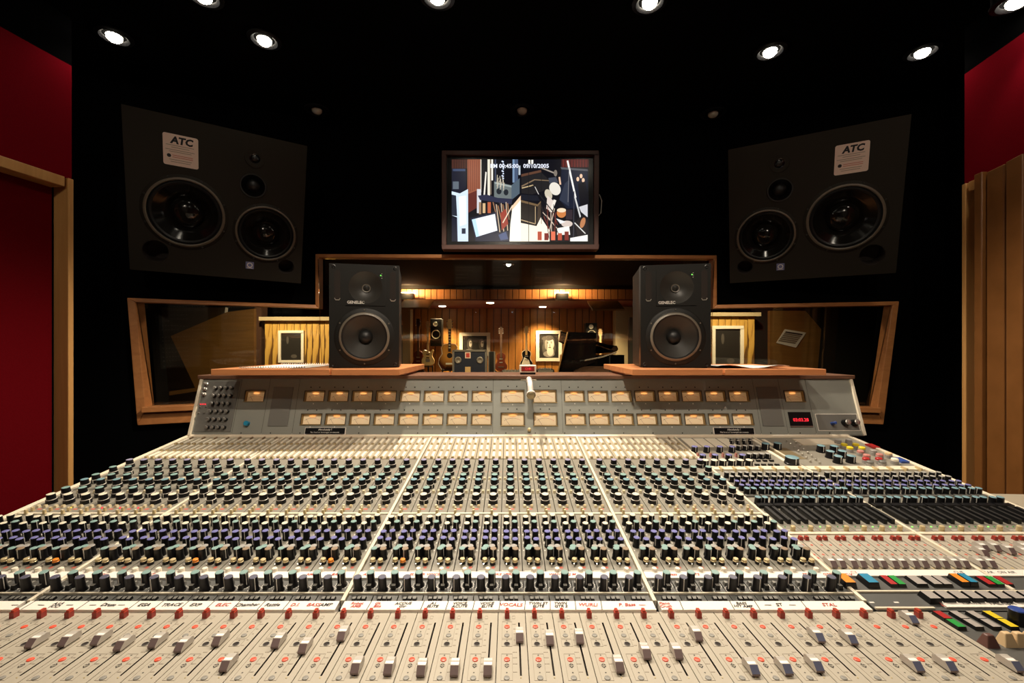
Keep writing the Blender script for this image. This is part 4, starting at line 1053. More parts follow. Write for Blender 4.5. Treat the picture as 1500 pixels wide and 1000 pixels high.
gl = tag(empty('drinking_glass', (.862, 1.93, ZS)), 'clear drinking glass standing behind the paper on the right shelf', 'glass')
b = MB(); b.lathe([(.001, 0), (.024, 0), (.0245, .002), (.030, .062), (.0285, .062), (.0228, .005), (.001, .005)], 20, 'glass', cap=False); b.build('tumbler', gl, smooth=40)

# ================================================================ MAIN LOUDSPEAKERS
def main_speaker(cx, cy, cz, yaw, pitch, roll, flip, lab):
    W, H = .82, .80
    o = tag(empty('main_loudspeaker', (cx, cy, cz)), lab, 'loudspeaker', 'pair of big main loudspeakers beside the television')
    o.rotation_euler = (Matrix.Rotation(yaw, 4, 'Z') @ Matrix.Rotation(pitch, 4, 'X') @ Matrix.Rotation(roll, 4, 'Y')).to_euler()
    f = flip
    wo = [(-f * .165, -.070, .174), (f * .215, -.125, .150)]           # two woofers, the outer one larger
    td = (f * .145, .130, .058); tw = (f * .150, .275, .026)
    ports = [(-f * .300, -.290, .056), (f * .325, -.305, .042)]
    inst(plate_mesh('baffle', [(-W / 2, -H / 2), (W / 2, -H / 2), (W / 2, H / 2), (-W / 2, H / 2)], [(x, z, r) for x, z, r in wo] + ports + [td], .12, 'main_cabinet'), 'baffle', o)
    b = MB(); b.hexa([(-W / 2, .12, -H / 2), (W / 2, .12, -H / 2), (W / 2 - .06, .28, -H / 2 + .05), (-W / 2 + .06, .28, -H / 2 + .05), (-W / 2, .12, H / 2), (W / 2, .12, H / 2), (W / 2 - .06, .28, H / 2 - .1), (-W / 2 + .06, .28, H / 2 - .1)], 'main_cabinet')
    b.build('cabinet', o)
    for x, z, r in wo:
        b = MB(); ring(b, x, z, [(r * 1.12, -.001), (r * 1.10, -.004), (r * 1.05, -.005), (r * 1.03, -.008), (r * .985, -.011), (r * .955, -.008), (r * .945, .004)], 48, mats=['main_cabinet', 'main_cabinet', 'main_cabinet', 'ring_grey', 'ring_grey', 'rubber'])
        w_ = b.build('woofer', o, smooth=50)
        b = MB(); ring(b, x, z, [(r * .945, .004), (r * .89, -.002), (r * .84, .006), (r * .66, .030), (r * .5, .055), (r * .40, .075)], 48, mats=['rubber', 'rubber', 'cone_gloss', 'cone_gloss', 'cone_gloss']); b.build('cone', w_, smooth=60)
        b = MB(); ring(b, x, z, [(r * .46, .064), (r * .42, .045), (r * .30, .028), (r * .14, .020), (.001, .018)], 32, m='cone_gloss'); b.build('dust_cap', w_, smooth=60)
        for k in range(8):
            a = math.pi * (k + .5) / 4; b = MB(); ring(b, x + r * 1.075 * math.cos(a), z + r * 1.075 * math.sin(a), [(.005, -.004), (.004, -.008), (.0005, -.008)], 8, m='rubber'); b.build('screw', w_)
    x, z, r = td
    b = MB(); ring(b, x, z, [(r * 1.15, -.001), (r * 1.12, -.006), (r, -.006), (r * .8, .015), (r * .55, .025)], 36, mats=['main_cabinet', 'rubber', 'gloss_black', 'gloss_black']); m_ = b.build('midrange', o, smooth=50)
    b = MB(); ring(b, x, z, [(r * .6, .026), (r * .45, .008), (r * .22, -.002), (.001, -.005)], 24, m='rubber'); b.build('dome', m_, smooth=60)
    x, z, r = tw
    b = MB(); ring(b, x, z, [(r * 1.9, -.001), (r * 1.85, -.004), (r, -.005), (r * .8, -.002), (r * .55, -.008), (.001, -.012)], 28, mats=['main_cabinet', 'main_cabinet', 'gloss_black', 'gloss_black', 'rubber']); b.build('tweeter', o, smooth=50)
    for x, z, r in ports:
        b = MB(); ring(b, x, z, [(r * 1.06, -.001), (r, .004), (r * .94, .06), (r * .94, .118), (.001, .119)], 28, m='pit'); b.build('port', o, smooth=50)
    # sticker with logo and small print
    sx, sz, sw, sh = (-f * .180, .238, .074, .076)
    b = MB(); n = 6; rr = .010; pts = []
    for qx, qz, a0 in ((1, 1, 0), (-1, 1, 90), (-1, -1, 180), (1, -1, 270)):
        for k in range(n + 1):
            a = math.radians(a0 + 90 * k / n); pts.append((sx + qx * (sw - rr) + rr * math.cos(a), sz + qz * (sh - rr) + rr * math.sin(a)))
    b.prism(pts, -.0012, -.0002, 'sticker', axis='y'); st = b.build('sticker', o); st['label'] = 'pale square sticker with black logo'
    L = lambda body, size, m, x, z, **k: lettering(body, size, m, st, (sx + x, -.0016, sz + z), (math.pi / 2, 0, 0), **k)
    L('ATC', .046, 'ink_black', .004, .046, bold=.0022, shear=.15)
    for k, (z, w_) in enumerate(((.022, .062), (.012, .04), (.000, .064), (-.009, .05), (-.048, .05), (-.058, .044))):
        b = MB(); b.box(sx - w_, sx + w_ * .9, -.0016, -.0012, sz + z - .0013, sz + z + .0013, 'print_grey'); b.build('small_print', st)
    for z in (-.026, -.035):
        b = MB(); b.box(sx - .036, sx + .050, -.0016, -.0012, sz + z - .0014, sz + z + .0014, 'print_red'); b.build('small_print', st)
    b = MB(); b.lathe([(.009, 0), (.009, .0006)], 14, 'ink_black'); b.build('emblem', st, (sx - .050, -.0012, sz - .030), (math.pi / 2, 0, 0))
    bx, bz = f * .135, -.318
    b = MB(); b.box(bx - .021, bx + .021, -.004, 0, bz - .021, bz + .021, 'badge_blue'); bd = b.build('badge', o, bevel=.004)
    b = MB(); ring(b, bx, bz + .002, [(.014, -.0045), (.010, -.0045)], 16, m='print_white'); b.box(bx - .014, bx + .014, -.0046, -.004, bz - .016, bz - .013, 'print_white'); b.build('emblem', bd)
    b = MB(); b.box(-.10, .10, .26, .36, -.1, .1, 'black_soft'); b.build('mount', o)
    return o
main_speaker(-1.582, 2.415, 2.024, .519, .308, .019, 1, 'big dark main loudspeaker with pale sticker left of the television')
main_speaker(1.720, 2.499, 2.027, -.505, .341, 0, -1, 'big dark main loudspeaker with pale sticker right of the television')

# ================================================================ TELEVISION
TVY = 2.78
tl, br = px(648, 222, TVY), px(876, 366, TVY)
TW, TH = br.x - tl.x, tl.z - br.z
tv = tag(empty('television', ((tl.x + br.x) / 2, TVY, br.z)), 'brown-framed flat television on the black wall showing a studio camera picture', 'television')
def frame_boxes(b, w_, h, t, y0, y1, m):
    b.box(-w_ / 2, w_ / 2, y0, y1, 0, t, m); b.box(-w_ / 2, w_ / 2, y0, y1, h - t, h, m); b.box(-w_ / 2, -w_ / 2 + t, y0, y1, t, h - t, m); b.box(w_ / 2 - t, w_ / 2, y0, y1, t, h - t, m)
b = MB(); frame_boxes(b, TW, TH, .028, -.02, .06, 'tv_frame'); b.build('frame', tv, bevel=.003)
b = MB(); b.box(-TW / 2 + .026, TW / 2 - .026, .006, .05, .026, TH - .026, 'tv_black'); b.build('panel', tv)
b = MB(); b.box(-.2, .2, .05, .118, .15, .45, 'black_soft'); b.build('wall_mount', tv)
# picture on the screen: flat coloured shapes, crop coordinates of the photograph's screen
pic = MB()
scr = {}
def scol(c):
    k = 'screen_%02x%02x%02x' % c
    if k not in M:
        lin = [((x / 255) / 12.92 if x <= 10 else (((x / 255) + .055) / 1.055) ** 2.4) for x in c]
        mat(k, (.005, .005, .005), .3, emit=tuple(lin), es=1.25)
    return k
SX0, SX1, SZ0, SZ1 = 140, 1400, 108, 860
swid, shgt = TW * (1260 / 1430), TH * (752 / 900)
layer = [0]
def S(c, *pts):
    layer[0] += 1
    y = .0058 - layer[0] * .00003
    pic.poly([((min(max(x, SX0), SX1) - SX0) / (SX1 - SX0) * swid - swid / 2, y, TH / 2 - ((min(max(z, SZ0), SZ1) - SZ0) / (SZ1 - SZ0) - .5) * shgt + .004) for x, z in pts], scol(c))
def SR(c, x0, z0, x1, z1): S(c, (x0, z0), (x1, z0), (x1, z1), (x0, z1))
def SLn(c, x0, z0, x1, z1, w_=8):
    dx, dz = x1 - x0, z1 - z0; l = math.hypot(dx, dz); nx, nz = -dz / l * w_ / 2, dx / l * w_ / 2
    S(c, (x0 + nx, z0 + nz), (x1 + nx, z1 + nz), (x1 - nx, z1 - nz), (x0 - nx, z0 - nz))
def SE(c, cx, cz, rx, rz, a=0, n=18):
    ca, sa = math.cos(a), math.sin(a)
    S(c, *[(cx + rx * math.cos(t) * ca - rz * math.sin(t) * sa, cz + rx * math.cos(t) * sa + rz * math.sin(t) * ca) for t in [2 * math.pi * k / n for k in range(n)]])
SR((12, 12, 20), 140, 108, 1400, 860)
SR((70, 38, 30), 140, 108, 285, 190)
for k in range(6): SR((38, 18, 16), 160 + k * 22, 108, 166 + k * 22, 190)
S((22, 24, 40), (140, 190), (270, 195), (275, 370), (200, 425), (140, 400)); SR((60, 72, 100), 150, 195, 265, 215); SR((90, 100, 110), 150, 310, 205, 380)
S((150, 86, 62), (285, 108), (410, 108), (408, 375), (300, 425), (285, 420))
for k in range(7): SR((104, 54, 40), 295 + k * 17, 112, 301 + k * 17, 410 - k * 6)
S((92, 40, 34), (290, 425), (400, 380), (390, 540), (290, 600))
SR((235, 225, 205), 405, 108, 412, 410); SR((224, 218, 200), 470, 108, 492, 440); SR((120, 105, 90), 495, 108, 505, 430); SR((236, 232, 222), 505, 108, 520, 300)
SR((205, 205, 210), 372, 380, 410, 600); S((232, 226, 214), (432, 440), (450, 220), (462, 226), (446, 440))
SR((60, 66, 84), 535, 108, 548, 320); SR((116, 140, 170), 700, 108, 718, 320); SR((176, 186, 196), 755, 165, 772, 250); SR((70, 84, 110), 720, 108, 750, 330)
S((104, 112, 112), (530, 310), (690, 345), (690, 480), (530, 460)); S((150, 160, 158), (535, 315), (690, 350), (690, 365), (535, 330)); S((78, 92, 104), (690, 345), (765, 280), (765, 420), (690, 480))
SE((34, 38, 44), 575, 400, 24, 28); SE((34, 38, 44), 640, 410, 22, 28)
for k in range(9): SLn((200, 190, 170), 560 + k * 3 + (k % 3) * 20, 250 + k * 9, 556 + (k % 3) * 30, 330 + k * 8, 5)
S((205, 222, 238), (140, 400), (215, 420), (290, 380), (292, 860), (190, 860), (190, 640), (140, 620)); S((36, 40, 52), (140, 430), (180, 440), (190, 630), (140, 620)); S((238, 246, 250), (205, 450), (270, 440), (275, 700), (215, 720)); SR((34, 42, 60), 232, 740, 268, 790)
S((26, 28, 44), (140, 640), (190, 650), (195, 860), (140, 860))
S((42, 44, 66), (380, 440), (460, 430), (560, 460), (700, 470), (690, 520), (400, 480)); SR((150, 120, 92), 390, 500, 412, 610); SR((206, 172, 128), 425, 510, 450, 600); SR((180, 92, 60), 470, 500, 500, 600)
for k in range(10): SLn(((170, 120, 84), (60, 50, 60), (214, 190, 160))[k % 3], 520 + k * 15, 500 + (k % 4) * 10, 560 + k * 12, 660 + (k % 3) * 60, 7)
S((150, 60, 46), (590, 600), (640, 560), (660, 700), (600, 760)); SLn((224, 204, 180), 610, 690, 700, 530, 10)
S((32, 36, 54), (312, 645), (545, 590), (575, 770), (360, 850)); S((236, 242, 244), (325, 660), (538, 608), (560, 760), (365, 820)); S((190, 222, 240), (325, 660), (360, 652), (395, 812), (365, 820))
S((30, 34, 52), (380, 830), (560, 780), (660, 760), (670, 860), (350, 860)); S((70, 84, 120), (570, 800), (640, 770), (660, 840), (590, 850))
S((250, 246, 232), (775, 440), (700, 540), (680, 700), (672, 860), (775, 860)); S((236, 200, 168), (775, 440), (700, 530), (690, 580), (775, 480))
S((250, 238, 216), (775, 690), (920, 720), (960, 640), (1040, 760), (1040, 860), (775, 860))
SR((70, 28, 28), 1150, 108, 1400, 180)
for k in range(9): SR((112, 40, 36), 1165 + k * 26, 108, 1171 + k * 26, 180)
S((90, 60, 46), (780, 245), (960, 205), (970, 225), (780, 268)); S((32, 30, 32), (780, 270), (965, 228), (1040, 300), (1040, 380), (880, 430), (780, 420)); S((120, 100, 78), (780, 350), (900, 290), (1035, 300), (1035, 308), (905, 300), (785, 362))
S((24, 26, 36), (775, 430), (930, 440), (950, 490), (775, 480)); S((110, 88, 62), (775, 480), (930, 520), (960, 490), (960, 505), (930, 540), (775, 500)); S((40, 34, 30), (775, 500), (910, 540), (910, 690), (775, 650)); S((66, 54, 44), (930, 540), (960, 505), (960, 640), (925, 690))
SLn((170, 146, 112), 775, 662, 910, 700, 10); SLn((170, 146, 112), 910, 540, 910, 700, 8); SLn((188, 164, 124), 785, 372, 890, 345, 10)
S((20, 26, 44), (1150, 200), (1390, 215), (1390, 400), (1300, 560), (1200, 560), (1130, 480)); S((80, 82, 88), (1140, 180), (1390, 200), (1395, 216), (1150, 200)); S((44, 50, 66), (1180, 330), (1215, 300), (1220, 540), (1130, 480))
S((62, 66, 78), (1030, 280), (1100, 270), (1120, 320), (1040, 330)); SE((222, 216, 204), 1090, 378, 50, 62, -.5); SE((196, 186, 166), 1030, 430, 32, 50, -.4); S((214, 200, 190), (1020, 440), (1090, 500), (1060, 590), (1010, 560)); SLn((228, 220, 208), 1050, 590, 1090, 480, 26)
SLn((150, 140, 130), 960, 185, 1100, 240, 12); SE((120, 110, 100), 1095, 235, 16, 30); SLn((220, 180, 150), 1130, 270, 1140, 340, 16)
SLn((236, 234, 230), 1205, 120, 1280, 460, 16); SLn((200, 200, 200), 1270, 440, 1330, 660, 14); SLn((110, 110, 116), 1220, 180, 1210, 500, 6)
for x, z in ((1300, 290), (1330, 262), (1350, 300)): SE((230, 190, 160), x, z, 13, 20)
S((14, 14, 22), (1300, 330), (1370, 310), (1400, 480), (1320, 520)); S((200, 200, 204), (1310, 545), (1390, 520), (1390, 640), (1330, 590))
SE((196, 120, 66), 1150, 600, 44, 44); SE((232, 210, 180), 1150, 575, 42, 20); SR((48, 38, 46), 1190, 570, 1250, 660)
SE((206, 190, 180), 1200, 700, 52, 30); S((226, 226, 226), (1100, 650), (1190, 680), (1140, 700)); S((240, 236, 226), (1110, 740), (1220, 720), (1230, 800), (1110, 800))
for k in range(16): SLn(((60, 40, 36), (30, 28, 34), (210, 190, 170), (120, 50, 40))[k % 4], 960 + k * 9, 520 + (k * 37) % 120, 1010 + (k * 53) % 120, 690 + (k * 29) % 150, 6)
for k in range(5): SR(((176, 74, 52), (120, 40, 34), (220, 110, 80))[k % 3], 930 + k * 62, 770 + (k % 2) * 15, 968 + k * 62, 850)
SLn((24, 22, 24), 848, 180, 848, 860, 5); SLn((24, 22, 24), 965, 120, 965, 700, 5); SLn((30, 30, 34), 880, 350, 1080, 600, 9); SLn((200, 196, 190), 905, 360, 940, 430, 6)
SLn((60, 60, 70), 1265, 400, 1260, 850, 7); S((30, 24, 26), (1265, 700), (1340, 620), (1390, 680), (1370, 790), (1300, 830)); SE((180, 120, 80), 1345, 690, 22, 50, .3); SLn((210, 210, 206), 1270, 690, 1370, 790, 9); S((238, 236, 230), (1230, 830), (1390, 800), (1390, 860), (1230, 860))
for x0 in (845, 872): SR((240, 236, 226), x0, 115, x0 + 18, 150)
for k in range(8): SLn((206, 216, 240), 600 + (k % 2) * 12, 125 + k * 22, 618, 135 + k * 22, 12)
po = pic.build('picture', tv, smooth='keep')
b = text_mesh('PM 00:45:00   09/10/2005', .036, scol((226, 230, 244)), bold=.0008)
inst(b, 'lettering', tv, ((765 - SX0) / (SX1 - SX0) * swid - swid / 2, .0058 - (layer[0] + 6) * .00003, TH / 2 - ((172 - SZ0) / (SZ1 - SZ0) - .5) * shgt + .004), (math.pi / 2, 0, 0))
b = MB(); b.tube([(TW / 2 + .012, .02, .36), (TW / 2 + .028, .02, .32), (TW / 2 + .022, .02, .24), (TW / 2 + .004, .02, .22)], .003, 6, 'print_white'); b.build('cable', tv)

# ================================================================ FOLDING DOOR on the right
fd0 = CR - DW * .098 - NW * .014
fd = tag(empty('folding_door', (fd0.x, fd0.y, 0)), 'folded brown vinyl accordion door with a stitched seam standing in the right doorway', 'door')
def fdp(s, n, z): return tuple(Vector(-DW * s - NW * n + Vector((0, 0, z))))
def fbox(name, s0, s1, n0, n1, z1, m, bevel=.004, h2=None):
    b = MB(); z2 = h2 if h2 else z1
    b.hexa([fdp(s0, n0, 0.01), fdp(s1, n0, 0.01), fdp(s1, n1, 0.01), fdp(s0, n1, 0.01), fdp(s0, n0, z1), fdp(s1, n0, z2), fdp(s1, n1, z2), fdp(s0, n1, z1)], m)
    return b.build(name, fd, bevel=bevel)
fbox('lead_post', .0, .038, -.0, .024, 2.015, 'vinyl')
fbox('pleat', .046, .128, -.0, .012, 2.008, 'vinyl', h2=2.012)
fbox('pleat', .146, .215, -.0, .022, 2.012, 'vinyl', h2=2.018)
fbox('gusset', .124, .150, -.0, .006, 2.0, 'vinyl_dark', .001)
b = MB()
for k in range(150):
    z = .02 + k * .0128; b.box(-.0016, .0016, -.0012, .0012, z, z + .007, 'stitch')
so = b.build('seam', fd, fdp(.137, .008, 0)); stuff(so); so['label'] = 'row of pale stitches'
fbox('back_fold', .24, .40, -.045, -.03, 1.93, 'vinyl_dark')

# ================================================================ LIVE ROOM CONTENTS
def guitar(name, u, v, Y, bh, style, lab, neck=True, lean=0.0, body=True, nl=.72):
    c = px(u, v, Y); o = tag(empty(name, (c.x, c.y, c.z), (lean, 0, 0)), lab, 'guitar', 'guitars along the wooden wall')
    s = bh / .42
    if style == 'tele': pts = [(-.155, -.15), (-.10, -.20), (0, -.21), (.10, -.20), (.155, -.15), (.16, -.07), (.105, .03), (.125, .12), (.15, .17), (.12, .20), (.075, .13), (.035, .12), (-.035, .16), (-.09, .19), (-.14, .15), (-.13, .08), (-.105, .03), (-.155, -.07)]
    elif style in ('bass', 'rick'): pts = [(-.14, -.15), (-.08, -.21), (0, -.22), (.08, -.21), (.14, -.15), (.145, -.08), (.10, -.01), (.085, .04), (.105, .10), (.10, .17), (.04, .21), (-.04, .21), (-.10, .17), (-.105, .10), (-.085, .04), (-.10, -.01), (-.145, -.08)]
    elif style == 'none': pts = [(-.16, -.13), (-.10, -.20), (0, -.22), (.10, -.20), (.16, -.13), (.155, -.05), (.11, .02), (.125, .09), (.135, .14), (.10, .165), (.05, .13), (-.03, .15), (-.09, .20), (-.125, .17), (-.12, .08), (-.11, .02), (-.155, -.06)]
    else: pts = [(-.20, -.12), (-.15, -.21), (-.05, -.24), (.05, -.24), (.15, -.21), (.20, -.12), (.185, -.02), (.13, .06), (.125, .12), (.14, .18), (.10, .23), (.04, .24), (-.05, .24), (-.12, .22), (-.15, .16), (-.13, .06), (-.185, -.02)]
    pts = [(x * s, z * s) for x, z in pts]
    cols = {'tele': ('guitar_cream', 'maple'), 'bass': ('guitar_red', 'fret_dark'), 'rick': ('guitar_black', 'maple'), 'acoustic': ('sunburst', 'fret_dark')}[style]
    if body:
        b = MB(); b.prism(pts, -.03 * s, .03 * s, cols[0], axis='y'); b.build('body', o, bevel=.006)
        b = MB()
        if style == 'rick': b.prism([(-.12 * s, -.13 * s), (.10 * s, -.16 * s), (.06 * s, -.02 * s), (-.05 * s, .05 * s)], -.034 * s, -.03 * s, 'white_frame', axis='y')
        elif style == 'tele': b.box(-.05 * s, .05 * s, -.034 * s, -.03 * s, -.12 * s, -.04 * s, 'satin_metal')
        else: b.box(-.07 * s, .07 * s, -.036 * s, -.03 * s, -.13 * s, -.10 * s, 'fret_dark' if style != 'acoustic' else 'white_frame')
        b.build('bridge', o)
        if style == 'acoustic':
            b = MB(); n_ = 18; b.prism([(.048 * s * math.cos(2 * math.pi * k / n_), .03 * s + .048 * s * math.sin(2 * math.pi * k / n_)) for k in range(n_)], -.0315 * s, -.03 * s, 'pit', axis='y'); b.build('sound_hole', o)
            b = MB(); b.tube([(x, -.03 * s, z) for x, z in pts + pts[:1]], .006 * s, 5, 'white_frame', caps=False); b.build('binding', o)
        else:
            b = MB()
            for z in (-.02, .06): b.box(-.038 * s, .038 * s, -.037 * s, -.03 * s, z * s, (z + .022) * s, 'satin_metal' if style != 'tele' else 'fret_dark')
            b.build('pickups', o)
            if style == 'rick':
                b = MB(); b.tube([(x, -.03 * s, z) for x, z in pts + pts[:1]], .006 * s, 5, 'white_frame', caps=False); b.build('binding', o)
    if neck:
        b = MB(); b.box(-.024 * s, .024 * s, -.042 * s, -.022 * s, .10 * s, nl * s, cols[1])
        if style == 'acoustic':
            for k in range(7): b.box(-.016 * s, .016 * s, -.045 * s, -.042 * s, (.16 + k * .048) * s, (.180 + k * .048) * s, 'white_frame')
        b.build('neck', o)
        b = MB(); b.prism([(-.03 * s, nl * s), (.03 * s, nl * s), (.045 * s, (nl + .08) * s), (.03 * s, (nl + .18) * s), (-.03 * s, (nl + .18) * s), (-.045 * s, (nl + .08) * s)], -.036 * s, -.02 * s, 'maple' if style in ('tele', 'rick', 'acoustic') else 'fret_dark', axis='y')
        for k in range(3):
            for q in (-1, 1): b.box(q * .042 * s - .012 * s, q * .042 * s + .012 * s, -.034 * s, -.022 * s, (nl + .025 + k * .05) * s, (nl + .045 + k * .05) * s, 'chrome')
        b.build('headstock', o)
    b = MB(); zf = -c.z
    for q in (-.12, .12): b.tube([(q * s, -.05, -.20 * s), (q * 1.4 * s, .02, zf + .01)], .012, 6, 'black_soft')
    b.tube([(0, .05, .05 * s), (0, .14, zf + .01)], .012, 6, 'black_soft'); b.box(-.14 * s, .14 * s, -.06, .02, -.245 * s, -.225 * s, 'black_soft')
    b.build('stand', o)
    return o
guitar('electric_guitar', 627, 523, 8.6, .33, 'tele', 'cream electric guitar standing left of the sunburst acoustic', neck=True)
guitar('acoustic_guitar', 659, 523, 8.2, .44, 'acoustic', 'sunburst acoustic guitar with white-dotted neck behind the dark flight case', nl=.50)
guitar('violin_bass', 734, 530, 9.0, .37, 'bass', 'red-brown small-bodied bass guitar standing right of the flight case', nl=.64)
guitar('electric_guitar', 771, 526, 8.8, .36, 'rick', 'black and white electric guitar left of the framed portrait', nl=.60)
guitar('electric_guitar', 843, 540, 9.3, .36, 'bass', 'guitar behind the raised piano lid, only its headstock showing')
guitar('electric_guitar', 879, 535, 9.2, .36, 'rick', 'guitar with pale neck standing behind the piano, right of the dark speaker')
guitar('electric_guitar', 613, 528, 8.95, .40, 'bass', 'dark guitar in the shade behind the cream electric guitar')
def hung_speaker(u, v, Y, w_, h, lab):
    c = px(u, v, Y); o = tag(empty('wall_speaker', c), lab, 'loudspeaker', 'small dark speakers on the wooden wall of the far room')
    b = MB(); b.box(-w_ / 2, w_ / 2, -.12, .12, -h / 2, h / 2, 'cabinet_black'); b.build('cabinet', o, bevel=.01)
    b = MB(); ring(b, 0, -.04, [(w_ * .40, -.121), (w_ * .38, -.130), (w_ * .30, -.118), (w_ * .14, -.10), (.001, -.112)], 20, mats=['rubber', 'white_frame', 'white_frame', 'paper']); b.build('cone', o, smooth=50)
    b = MB(); ring(b, -.01, h * .30, [(w_ * .22, -.121), (w_ * .2, -.126), (w_ * .1, -.12), (.001, -.128)], 16, mats=['rubber', 'white_frame', 'paper']); b.build('tweeter', o, smooth=50)
    b = MB(); b.box(-.04, .04, .11, LR - Y, -.04, .04, 'black_soft'); b.build('bracket', o)
hung_speaker(640, 487, 9.3, .24, .58, 'dark wall speaker with white cone above the cream electric guitar')
hung_speaker(865, 487, 9.3, .24, .40, 'dark wall speaker with white cone above the piano')
def framed(name, u0, v0, u1, v1, Y, lab, border, kind):
    a, c = px(u0, v0, Y), px(u1, v1, Y); w_, h = c.x - a.x, a.z - c.z
    o = tag(empty(name, ((a.x + c.x) / 2, Y, c.z)), lab, 'picture')
    b = MB(); frame_boxes(b, w_, h, border, -.03, .0, 'white_frame'); b.build('frame', o, bevel=.003)
    b = MB(); b.box(-w_ / 2 + border, w_ / 2 - border, -.012, -.006, border, h - border, 'photo_black'); p_ = b.build('print', o)
    n = [0]
    def E(m, cx, cz, rx, rz):
        n[0] += 1; b = MB(); y = -.0122 - n[0] * .0004
        b.poly([(w_ * cx + w_ * rx * math.cos(2 * math.pi * k / 20), y, h * cz + h * rz * math.sin(2 * math.pi * k / 20)) for k in range(20)], m); inst(b.mesh('tone'), 'tone', p_)
    if kind == 'face':
        E('photo_dark', 0, .42, .26, .30); E('photo_grey', .0, .24, .22, .10); E('photo_light', .05, .33, .13, .16); E('photo_dark', 0, .66, .22, .19); E('photo_light', .03, .56, .17, .20); E('photo_dark', -.06, .74, .22, .075); E('photo_grey', -.10, .54, .06, .16)
        for q in (-.05, .09): E('photo_black', q, .60, .035, .012); E('photo_black', q, .635, .05, .008)
        E('photo_grey', .03, .53, .022, .05); E('photo_dark', .03, .455, .06, .012)
    elif kind == 'two':
        for q, k in ((-.16, .9), (.22, .8)): E('photo_dark', q, .50, .09, .24); E('photo_light', q + .02, .52, .045, .14); E('photo_black', q + .03, .56, .03, .02)
        E('photo_grey', -.18, .24, .14, .05)
    else:
        E('photo_dark', .1, .2, .12, .06); E('photo_dark', -.15, .7, .05, .12)  # faint reflections in the dark glass, painted as ovals
    return o
framed('framed_photo', 785, 484, 823, 529, 9.795, 'white-framed black and white portrait photograph on the wooden wall', .075, 'face')
framed('framed_photo', 673, 487, 718, 521, 9.795, 'white-framed dark photograph of two people, partly behind the flight case', .075, 'two')
framed('framed_mirror', 409, 484, 446, 531, 5.998, 'pale-framed dark picture on the pine wall left of the left studio monitor', .035, 'dark')
framed('framed_mirror', 1042, 477, 1088, 541, 5.998, 'pale-framed dark picture on the pine wall right of the right studio monitor', .045, 'dark')
# flight case
c0 = px(664, 513, 7.2); c1 = px(712, 513, 7.2); ch = c0.z - .10
fc = tag(empty('flight_case', ((c0.x + c1.x) / 2, 7.2, .10)), 'tall navy flight case with metal edges and a square sticker', 'case')
w_ = c1.x - c0.x
b = MB(); b.box(-w_ / 2, w_ / 2, 0, .5, 0, ch, 'case_navy'); b.build('shell', fc, bevel=.004)
b = MB()
for q in (-w_ / 2, w_ / 2): b.box(q - .016, q + .016, -.012, .02, 0, ch, 'satin_metal')
b.box(-w_ / 2, w_ / 2, -.012, .02, ch - .02, ch + .012, 'satin_metal'); b.box(-w_ / 2, w_ / 2, -.012, .02, 0, .03, 'satin_metal'); b.build('edging', fc)
for q in (-.19, .17):
    b = MB(); ring(b, q, ch - .16, [(.055, -.002), (.055, -.012), (.045, -.014), (.001, -.008)], 14, m='satin_metal'); b.build('latch', fc)
b = MB(); b.box(-.075, .015, -.006, 0, ch - .13, ch - .03, 'sticker'); b.box(-.06, 0, -.008, -.005, ch - .115, ch - .045, 'ink_red'); b.build('sticker', fc)
b = MB(); b.prism([(-.075 + .04 * math.sin(0), ch - .36), (.015, ch - .36), (.015, ch - .27), (-.075, ch - .27)], -.006, 0, 'maple', axis='y'); b.build('sticker', fc)
for q in (-w_ / 2 + .06, w_ / 2 - .06):
    for y in (.06, .44):
        b = MB(); b.tube([(q - .02, y, -.05), (q + .02, y, -.05)], .048, 14, 'rubber'); b.build('caster', fc)
# second rack case beside it
c0 = px(718, 515, 7.3); c1 = px(724, 515, 7.3)
rc = tag(empty('flight_case', ((c0.x + c1.x) / 2, 7.3, 0)), 'narrow black case standing right against the navy flight case', 'case')
b = MB(); b.box(-.06, .04, 0, .45, 0, c0.z, 'cabinet_black'); b.build('shell', rc, bevel=.004)
b = MB(); b.box(-.07, -.05, -.01, .02, 0, c0.z, 'satin_metal'); b.box(.03, .05, -.01, .02, 0, c0.z, 'satin_metal'); b.build('edging', rc)
# grand piano seen from its side with the lid up
PY = 6.8
pz = px(0, 516, PY).z; xs0 = px(826, 0, PY).x; xs1 = px(921, 0, PY).x
pi_ = tag(empty('grand_piano', ((xs0 + xs1) / 2, PY, 0)), 'black grand piano with its lid raised, at the right end of the wooden wall', 'piano')
hw = (xs1 - xs0) / 2
out = [(-hw, -.35), (-hw, .55), (-hw * .4, .75), (hw * .35, .78), (hw * .8, .72), (hw * .98, .55), (hw, .35), (hw * .93, .12), (hw * .6, .0), (hw * .1, -.2), (-hw * .4, -.34)]
b = MB(); b.prism(out, pz - .34, pz - .04, 'gloss_black'); b.build('case', pi_, bevel=.01)
lz = px(0, 486, PY).z - pz + .04
b = MB(); lid = [(-hw * .92, 0), (-hw * .92 + .05, 0)]
